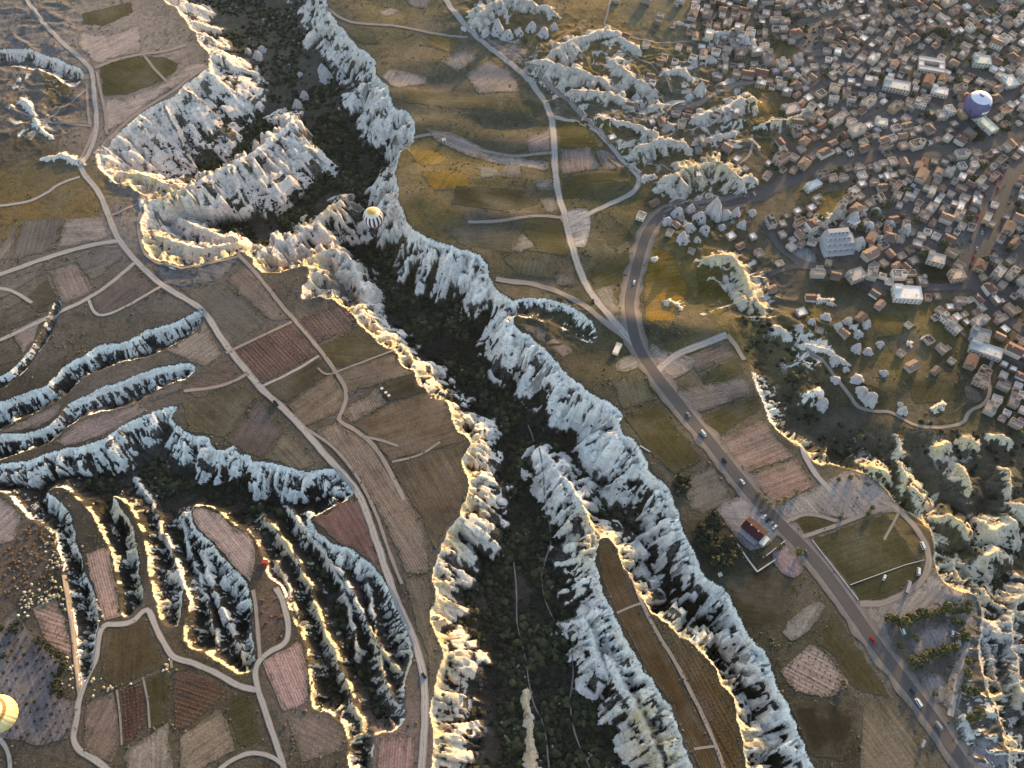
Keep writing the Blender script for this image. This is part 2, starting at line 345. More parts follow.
rp, rs, rid, rz = [], [], [], []
for i, (pts, z0, z1, D, W, spur, fl) in enumerate(RIDGES):
    p, s = resample(chaikin(to_world(pts), False, 2), 1.2, False)
    n = normals2(p, False); p = p + n*(1.8*noise(s/12, 0*s+i, 70)+1.0*noise(s/5, 0*s+i, 71))[:, None]
    rp.append(p); rs.append(s+i*900); rid += [i]*len(p)
    f = s/s[-1]; taper = smooth(0, .12, f)*smooth(0, .12, 1-f)
    zz = z0+(z1-z0)*f + 2.2*noise(s/18, 0*s+i, 72)+1.2*noise(s/7, 0*s+i, 73)
    rz.append(np.where((z0 > 1.5), zz*(.35+.65*taper), zz))
rp = np.vstack(rp); rs = np.concatenate(rs); rid = np.array(rid); rz = np.concatenate(rz)
kd = kdtree.KDTree(len(rp))
for i, (x, y) in enumerate(rp): kd.insert((x, y, 0), i)
kd.balance()
RW = np.array([r[4] for r in RIDGES], float); RD = np.array([r[3] for r in RIDGES], float)
RS = np.array([r[5] for r in RIDGES], float); RF = np.array([r[6]*min(1, r[4]/26) for r in RIDGES], float)
# candidates: within reach of a crest
reach = np.zeros((NR, NC), bool)
for i, r in enumerate(RIDGES):
    p = to_world(r[0]); lo = p.min(0)-r[4]*1.3; hi = p.max(0)+r[4]*1.3
    reach |= (GX > lo[0]) & (GX < hi[0]) & (GY > lo[1]) & (GY < hi[1])
idx = np.nonzero(reach.ravel())[0]; xs = GX.ravel()[idx]; ys = GY.ravel()[idx]
near = np.empty(len(idx), int); dist = np.empty(len(idx)); find = kd.find
for k in range(len(idx)):
    r = find((xs[k], ys[k], 0)); near[k] = r[1]; dist[k] = r[2]
ri = rid[near]
side = np.sign((xs-rp[near, 0])*1.0+(ys-rp[near, 1])*.37)
off, gu, sk = fluted(rs[near]+side*333, dist, xs, ys, RS[ri], RF[ri], 600); dd = np.maximum(dist-off, 0)
tan = np.gradient(rp, axis=0); cross = tan[near, 0]*(ys-rp[near, 1])-tan[near, 1]*(xs-rp[near, 0])
W2 = RW.copy()
for k_, w_ in ((0, 26), (1, 24), (2, 20)): W2[k_] = w_
rw = np.where(cross > 0, W2[ri], RW[ri]); t = dd/rw
hr = base.ravel()[idx]*.45 + rz[near] - RD[ri]*(1-(1-np.clip(t, 0, 1))**1.3) - np.maximum(t-1, 0)*40
hh = HGT.ravel(); up = hr > hh[idx]
hh[idx] = np.where(up, hr, hh[idx])
tv = tval.ravel(); tv[idx] = np.where(up, np.minimum(t, .9)*.95, tv[idx])
sl_ = stk.ravel(); sl_[idx] = np.where(up, sk, sl_[idx]); stk = sl_.reshape(NR, NC)
sx_ = slt.ravel(); sx_[idx] = np.where(up, SLIT[0], sx_[idx]); slt = sx_.reshape(NR, NC)
gl = gul.ravel(); gl[idx] = np.where(up, gu, gl[idx]); gul = gl.reshape(NR, NC)
vv = veg.ravel(); vv[idx] = np.where(up, vv[idx]*smooth(.5, 1, t)*.6, vv[idx])
HGT = hh.reshape(NR, NC); tval = tv.reshape(NR, NC); veg = vv.reshape(NR, NC)

# slope, from the finished heights
def grad():
    dzr = np.gradient(HGT, axis=0); dzc = np.gradient(HGT, axis=1)
    dyr = np.gradient(GY, axis=0); dxr = np.gradient(GX, axis=0); dxc = np.gradient(GX, axis=1)
    hx = dzc/dxc; hy = (dzr-hx*dxr)/dyr
    return hx, hy
n1 = noise(GX/9, GY/9, 51); n2 = noise(GX/3.2, GY/3.2, 52); n3 = noise(GX/30, GY/30, 53)
crag = smooth(1.25, .6, tval)*smooth(0, .12, tval) + .8*smooth(1.5, 4, bad)
HGT += np.clip(crag, 0, 1)*(.5*(billow(GX/8+.5*n1, GY/8, 54)-.5) + .2*(billow(GX/3.6, GY/3.6, 55)-.5) + .1*n2)
HXg, HYg = grad(); slope = np.hypot(HXg, HYg)
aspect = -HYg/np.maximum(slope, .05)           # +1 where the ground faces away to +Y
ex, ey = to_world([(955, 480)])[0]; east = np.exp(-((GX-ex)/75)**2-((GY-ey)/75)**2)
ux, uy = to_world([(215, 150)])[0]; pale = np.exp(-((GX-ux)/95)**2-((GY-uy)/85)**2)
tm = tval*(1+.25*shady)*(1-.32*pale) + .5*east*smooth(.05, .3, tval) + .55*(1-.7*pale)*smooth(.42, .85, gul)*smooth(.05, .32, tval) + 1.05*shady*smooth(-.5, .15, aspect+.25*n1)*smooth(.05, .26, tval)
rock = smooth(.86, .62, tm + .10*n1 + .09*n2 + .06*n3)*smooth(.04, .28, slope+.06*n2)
rock *= 1-.78*smooth(.3, .8, slt)  # slits lose pale rock: crevice shade put into colour with dark soil
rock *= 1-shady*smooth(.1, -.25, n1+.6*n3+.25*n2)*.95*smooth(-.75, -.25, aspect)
rock = np.maximum(rock, smooth(.5, .74, slope+.1*n1)*smooth(1.2, 3.0, bad)*smooth(-.2, .2, n3+.3*n1))
rock = np.maximum(rock, smooth(1.5, 4.0, bad)*smooth(.38, .6, n1+n3*.6)*.8)
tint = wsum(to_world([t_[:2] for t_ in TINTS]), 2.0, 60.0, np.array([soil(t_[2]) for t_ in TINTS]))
SUNLIT_OCHRE = [(345,300),(365,330),(385,345),(400,360),(416,375),(432,396),(452,420),(466,445),(462,470),(464,500),(444,540),(433,590),(434,630),(440,660),(434,690),(432,740),
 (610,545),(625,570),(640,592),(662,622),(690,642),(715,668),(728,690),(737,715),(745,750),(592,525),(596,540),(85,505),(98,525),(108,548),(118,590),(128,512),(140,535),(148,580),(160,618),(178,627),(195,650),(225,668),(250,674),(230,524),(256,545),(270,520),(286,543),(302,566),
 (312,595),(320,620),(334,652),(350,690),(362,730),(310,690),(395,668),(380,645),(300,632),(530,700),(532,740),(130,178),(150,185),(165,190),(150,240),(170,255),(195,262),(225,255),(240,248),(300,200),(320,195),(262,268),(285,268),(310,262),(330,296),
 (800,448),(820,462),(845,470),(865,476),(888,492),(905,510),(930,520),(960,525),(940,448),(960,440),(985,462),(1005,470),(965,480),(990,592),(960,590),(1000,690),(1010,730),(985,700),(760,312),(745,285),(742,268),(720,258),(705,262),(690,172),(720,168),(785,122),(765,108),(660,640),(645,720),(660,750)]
sun_och = np.zeros((NR, NC))  # yellowish rock plus sunlight gold put into the colour, on sunlit rims only
for q in to_world(SUNLIT_OCHRE): 
    i0, i1 = np.searchsorted(YS, (q[1]-40, q[1]+40)); sun_och[i0:i1] = np.maximum(sun_och[i0:i1], np.exp(-((GX[i0:i1]-q[0])**2+(GY[i0:i1]-q[1])**2)/260.0))
sun_och = np.clip(sun_och*1.3, 0, 1)*smooth(.75, .15, tval+.12*n1)*smooth(-.55, .15, n2*.5+n1*.5+.1)
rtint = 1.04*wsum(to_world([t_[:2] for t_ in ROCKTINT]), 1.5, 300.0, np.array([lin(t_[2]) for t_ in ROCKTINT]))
rtint = rtint*(1-.8*sun_och[..., None])+.8*sun_och[..., None]*np.array([.60, .435, .20])
print('terrain arrays', round(time.time()-T0, 1), NR, NC)

ylook = lambda y: np.interp(y, YS, np.arange(NR))
def h_at(x, y, arr=None):
    A = HGT if arr is None else arr
    x = np.asarray(x, float); y = np.asarray(y, float)
    r = np.clip(ylook(y), 0, NR-1.001); i = r.astype(int); fr = r-i
    out = 0
    for k, w in ((0, 1-fr), (1, fr)):
        uu = x/HW[i+k]; c = np.clip(np.interp(uu, US, np.arange(NC)), 0, NC-1.001); j = c.astype(int); fc = c-j
        out = out + w*(A[i+k, j]*(1-fc)+A[i+k, j+1]*fc)
    return out
def spot(pts, it=7):
    """surveyed points carried down to the terrain"""
    a = np.array(pts, float).reshape(-1, 2); z = np.zeros(len(a))
    for _ in range(it):
        x, y = ground(a[:, 0], a[:, 1], z); z = .35*z+.65*h_at(x, y)
    x, y = ground(a[:, 0], a[:, 1], z)
    return np.stack([x, y], 1)

# ------------------------------------------------------------------ materials
def mat(name, rough=.9):
    m = bpy.data.materials.new(name); m.use_nodes = True; nt = m.node_tree
    b = nt.nodes['Principled BSDF']; b.inputs['Roughness'].default_value = rough
    b.inputs['Specular IOR Level'].default_value = .2
    return m, nt, b
def nd(nt, typ, **kw):
    n = nt.nodes.new(typ)
    for k, v in kw.items(): setattr(n, k, v)
    return n
def tex_noise(nt, scale, detail=4, rough=.6, vec=None):
    n = nd(nt, 'ShaderNodeTexNoise'); n.inputs['Scale'].default_value = scale
    n.inputs['Detail'].default_value = detail; n.inputs['Roughness'].default_value = rough
    if vec is None:
        g = nt.nodes.get('Position') or nd(nt, 'ShaderNodeNewGeometry', name='Position'); vec = g.outputs['Position']
    nt.links.new(vec, n.inputs['Vector']); return n.outputs['Fac']
def maprange(nt, v, a, b, c, d):
    n = nd(nt, 'ShaderNodeMapRange'); nt.links.new(v, n.inputs[0])
    for i, k in enumerate((a, b, c, d)): n.inputs[i+1].default_value = k
    return n.outputs[0]
def mathn(nt, op, a, b=None):
    n = nd(nt, 'ShaderNodeMath', operation=op)
    for i, v in enumerate((a, b)):
        if v is None: continue
        if isinstance(v, (int, float)): n.inputs[i].default_value = v
        else: nt.links.new(v, n.inputs[i])
    return n.outputs[0]
def mix(nt, fac, a, b, blend='MIX'):
    n = nd(nt, 'ShaderNodeMix', data_type='RGBA', blend_type=blend)
    for sck, v in ((n.inputs[0], fac), (n.inputs[6], a), (n.inputs[7], b)):
        if isinstance(v, (int, float)): sck.default_value = v
        elif isinstance(v, tuple): sck.default_value = (*v[:3], 1)
        else: nt.links.new(v, sck)
    return n.outputs[2]
def scale_col(nt, c, f):
    n = nd(nt, 'ShaderNodeVectorMath', operation='SCALE')
    nt.links.new(c, n.inputs[0])
    if isinstance(f, (int, float)): n.inputs['Scale'].default_value = f
    else: nt.links.new(f, n.inputs['Scale'])
    return n.outputs[0]
def bump(nt, b, h, dist, strength=1.0):
    n = nd(nt, 'ShaderNodeBump'); n.inputs['Strength'].default_value = strength; n.inputs['Distance'].default_value = dist
    nt.links.new(h, n.inputs['Height']); nt.links.new(n.outputs[0], b.inputs['Normal'])

def terrain_material():
    m, nt, b = mat('terrain_ground', .95)
    at = nd(nt, 'ShaderNodeAttribute', attribute_name='soil'); ar = nd(nt, 'ShaderNodeAttribute', attribute_name='rock_tint'); am = nd(nt, 'ShaderNodeAttribute', attribute_name='rock'); ak = nd(nt, 'ShaderNodeAttribute', attribute_name='streak')
    huge = tex_noise(nt, .018, 5, .65); big = tex_noise(nt, .05, 5, .65); mid = tex_noise(nt, .22, 5, .7); fine = tex_noise(nt, .9, 4, .75)
    soil = scale_col(nt, at.outputs['Color'], maprange(nt, mathn(nt, 'ADD', mathn(nt, 'MULTIPLY', big, .5), mathn(nt, 'MULTIPLY', mid, .5)), .34, .66, .36, 1.75))
    soil = mix(nt, maprange(nt, huge, .50, .62, 0, .55), soil, scale_col(nt, mix(nt, .5, at.outputs['Color'], (.115, .095, .088)), maprange(nt, mid, .3, .7, .7, 1.4)))
    soil = mix(nt, maprange(nt, big, .53, .62, 0, .75), soil, scale_col(nt, mix(nt, .5, at.outputs['Color'], (.028, .029, .014)), maprange(nt, fine, .3, .7, .6, 1.4)))
    grass = mix(nt, maprange(nt, mid, .52, .64, 0, .4), soil, scale_col(nt, soil, .55))
    dry = mix(nt, maprange(nt, fine, .53, .66, 0, .6), grass, scale_col(nt, mix(nt, .4, soil, (.14, .125, .10)), 1.3))
    dark = mix(nt, maprange(nt, fine, .45, .33, 0, .65), dry, scale_col(nt, soil, .32))
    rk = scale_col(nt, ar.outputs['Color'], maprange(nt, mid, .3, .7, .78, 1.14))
    rk = mix(nt, maprange(nt, ak.outputs['Fac'], .14, .46, 0, .5), rk, (.30, .275, .25))
    rk = mix(nt, maprange(nt, mathn(nt, 'ADD', ak.outputs['Fac'], mathn(nt, 'MULTIPLY', mathn(nt, 'SUBTRACT', fine, .5), .9)), -.26, -.48, 0, .75), rk, (.05, .046, .034))
    rk = mix(nt, maprange(nt, tex_noise(nt, .35, 6, .75), .56, .68, 0, .45), rk, (.30, .27, .235))
    rk = mix(nt, maprange(nt, tex_noise(nt, .5, 4, .7), .59, .66, 0, .85), rk, (.03, .029, .02))
    edge = mathn(nt, 'ADD', am.outputs['Fac'], mathn(nt, 'MULTIPLY', mathn(nt, 'SUBTRACT', fine, .5), 1.2))
    mp = nd(nt, 'ShaderNodeMapping'); nt.links.new(nt.nodes['Position'].outputs['Position'], mp.inputs[0]); mp.inputs['Scale'].default_value = (.03, .03, .42)
    strata = tex_noise(nt, 1.0, 4, .6, mp.outputs[0])
    rk = mix(nt, maprange(nt, strata, .50, .60, 0, .55), rk, scale_col(nt, mix(nt, .35, rk, (.42, .33, .27)), .8))
    rk = mix(nt, maprange(nt, strata, .46, .38, 0, .45), rk, scale_col(nt, rk, .72))
    scree = scale_col(nt, mix(nt, .45, dark, (.27, .245, .215)), maprange(nt, fine, .3, .7, .6, 1.3))
    c1 = mix(nt, maprange(nt, edge, .16, .42, 0, 1), dark, scree)
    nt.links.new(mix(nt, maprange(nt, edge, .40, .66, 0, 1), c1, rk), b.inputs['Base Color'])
    bump(nt, b, mathn(nt, 'ADD', mid, mathn(nt, 'MULTIPLY', fine, .6)), .9, .7)
    return m
M = {}
M['terrain'] = terrain_material()

def grid_mesh(name, X, Y, Z):
    r, c = X.shape; me = bpy.data.meshes.new(name); n = r*c
    me.vertices.add(n); me.vertices.foreach_set('co', np.stack([X, Y, Z], -1).astype(np.float32).ravel())
    i = np.arange(n).reshape(r, c); q = np.stack([i[:-1, :-1], i[:-1, 1:], i[1:, 1:], i[1:, :-1]], -1).reshape(-1, 4)
    me.loops.add(q.size); me.loops.foreach_set('vertex_index', q.ravel().astype(np.int32))
    me.polygons.add(len(q)); me.polygons.foreach_set('loop_start', (np.arange(len(q))*4).astype(np.int32))
    me.polygons.foreach_set('use_smooth', np.ones(len(q), bool))
    me.update(calc_edges=True); return me
me = grid_mesh('terrain', GX, GY, HGT)
def pattr(me, name, typ, data):
    a = me.attributes.new(name, typ, 'POINT')
    a.data.foreach_set('color' if typ == 'FLOAT_COLOR' else 'value', np.ascontiguousarray(data, np.float32).ravel())
one = np.ones((NR, NC, 1))
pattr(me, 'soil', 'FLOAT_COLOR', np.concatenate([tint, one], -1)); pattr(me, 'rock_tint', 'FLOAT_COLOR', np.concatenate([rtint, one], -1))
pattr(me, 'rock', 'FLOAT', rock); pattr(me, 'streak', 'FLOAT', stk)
me.materials.append(M['terrain'])
terrain = bpy.data.objects.new('terrain', me); col.objects.link(terrain); terrain['kind'] = 'structure'
terrain['label'] = 'brown plateau cut by white fluted tuff valleys'
print('terrain mesh', round(time.time()-T0, 1))
# ------------------------------------------------------------------ fields, lots, roads and tracks (draped sheets)
occ = np.zeros((NR, NC), bool)          # ground already taken, kept free of scrub
def field_material(kind):
    m, nt, b = mat('field_'+kind, .95)
    oi = nd(nt, 'ShaderNodeObjectInfo'); uv = nd(nt, 'ShaderNodeUVMap', uv_map='furrow'); sep = nd(nt, 'ShaderNodeSeparateXYZ'); nt.links.new(uv.outputs[0], sep.inputs[0])
    big = tex_noise(nt, .03, 4, .6); mid = tex_noise(nt, .13, 5, .65); fine = tex_noise(nt, .8, 4, .7)
    st = nd(nt, 'ShaderNodeMapping'); nt.links.new(uv.outputs[0], st.inputs[0]); st.inputs['Scale'].default_value = (.02, .5, 1)
    streak = tex_noise(nt, 1.0, 4, .6, st.outputs[0])
    f = mathn(nt, 'ADD', mathn(nt, 'MULTIPLY', big, .45), mathn(nt, 'ADD', mathn(nt, 'MULTIPLY', mid, .4), mathn(nt, 'MULTIPLY', streak, .5)))
    c = scale_col(nt, oi.outputs['Color'], maprange(nt, f, .48, .84, .38, 1.66))
    c = mix(nt, maprange(nt, big, .50, .66, 0, .5), c, scale_col(nt, mix(nt, .6, oi.outputs['Color'], (.10, .088, .08)), maprange(nt, streak, .3, .7, .7, 1.3)))
    c = mix(nt, maprange(nt, mid, .54, .68, 0, .5), c, scale_col(nt, mix(nt, .6, oi.outputs['Color'], (.04, .038, .02)), .8))
    c = mix(nt, maprange(nt, fine, .47, .36, 0, .6), c, scale_col(nt, c, .42))
    c = mix(nt, maprange(nt, fine, .54, .66, 0, .5), c, scale_col(nt, c, 1.75))
    h = fine; hd = .35
    if kind in ('ploughed', 'vines'):
        per = {'ploughed': 1.7, 'vines': 2.6}[kind]
        w = mathn(nt, 'SINE', mathn(nt, 'ADD', mathn(nt, 'MULTIPLY', sep.outputs['Y'], 2*math.pi/per), mathn(nt, 'MULTIPLY', mid, 3.0)))
        c = mix(nt, mathn(nt, 'MULTIPLY', maprange(nt, w, -.2, .9, 0, .34), maprange(nt, big, .35, .6, .3, 1)), c, scale_col(nt, c, .6))
        h = mathn(nt, 'ADD', mathn(nt, 'MULTIPLY', w, .35), fine); hd = .2
    ai = nd(nt, 'ShaderNodeAttribute', attribute_name='inner')
    v = mathn(nt, 'ADD', ai.outputs['Fac'], mathn(nt, 'MULTIPLY', mathn(nt, 'SUBTRACT', mid, .5), 2.2))
    c = mix(nt, maprange(nt, v, .75, .25, 0, .85), c, scale_col(nt, mix(nt, .55, c, (.045, .042, .026)), maprange(nt, fine, .3, .7, .5, 1.5)))
    nt.links.new(c, b.inputs['Base Color']); bump(nt, b, h, hd, .6)
    return m
for k in ('plain', 'ploughed', 'vines'): M[k] = field_material(k)

EDGES = []; ROADP = []
def pip(px, py, poly):
    p = np.asarray(poly); q = np.roll(p, -1, 0); ins = np.zeros(px.shape, bool)
    for (x0, y0), (x1, y1) in zip(p, q):
        if y0 == y1: continue
        ins ^= ((y0 > py) != (y1 > py)) & (px < (x1-x0)*(py-y0)/(y1-y0)+x0)
    return ins

def drape(name, poly, mname, rgb, z, ang=0.0, step=5.0, jit=1.5, smooth_n=0, pad=0.0):
    p = chaikin(poly, True, smooth_n) if smooth_n else poly
    p, s = resample(p, min(4.0, step), True)
    sd = len(col.objects); n = normals2(p, True)
    p = p + n*(jit*noise(s/7, 0*s, sd)+.5*jit*noise(s/2.5, 0*s, sd+1))[:, None]
    lo = p.min(0); hi = p.max(0)
    gx, gy = np.meshgrid(np.arange(lo[0], hi[0], step), np.arange(lo[1], hi[1], step)); gx = gx.ravel(); gy = gy.ravel()
    k = pip(gx, gy, p); inn = np.stack([gx[k], gy[k]], 1)
    if len(inn):
        dmin = np.sqrt(((inn[:, None, :]-p[None])**2).sum(-1)).min(1); inn = inn[dmin > step*.45]
    pts = np.vstack([p, inn]); nb = len(p)
    r = geometry.delaunay_2d_cdt([Vector(v) for v in pts], [(i, (i+1) % nb) for i in range(nb)], [], 1, 1e-4)
    V = np.array([(v[0], v[1]) for v in r[0]]); zz = h_at(V[:, 0], V[:, 1]); bz = h_at(V[:, 0], V[:, 1], base)
    ok = zz > bz-2.2
    F = [f for f in r[2] if all(ok[i] for i in f)]
    me = bpy.data.meshes.new(name); me.from_pydata(np.column_stack([V, zz+z]).tolist(), [], F)
    a = math.radians(ang); uvl = me.uv_layers.new(name='furrow')
    li = np.empty(len(me.loops), np.int32); me.loops.foreach_get('vertex_index', li)
    U = V[li]; uvl.data.foreach_set('uv', np.stack([U[:, 0]*math.cos(a)+U[:, 1]*math.sin(a), -U[:, 0]*math.sin(a)+U[:, 1]*math.cos(a)], 1).astype(np.float32).ravel())
    di = np.concatenate([np.sqrt(((V[k:k+400, None, :]-p[None])**2).sum(-1)).min(1) for k in range(0, len(V), 400)]); pattr(me, 'inner', 'FLOAT', np.clip(di/3.0, 0, 1))
    me.polygons.foreach_set('use_smooth', np.ones(len(me.polygons), bool))
    me.materials.append(M[mname]); o = bpy.data.objects.new(name, me); col.objects.link(o)
    o.color = (*(tuple(1.18*q for q in soil(rgb, .2)) if rgb[2] > .62*rgb[0] else tuple(.78*q for q in soil(rgb, .05))), 1); o['kind'] = 'structure'
    occ[fill_mask(p)] = True
    if name == 'field': EDGES.append(p)
    return o

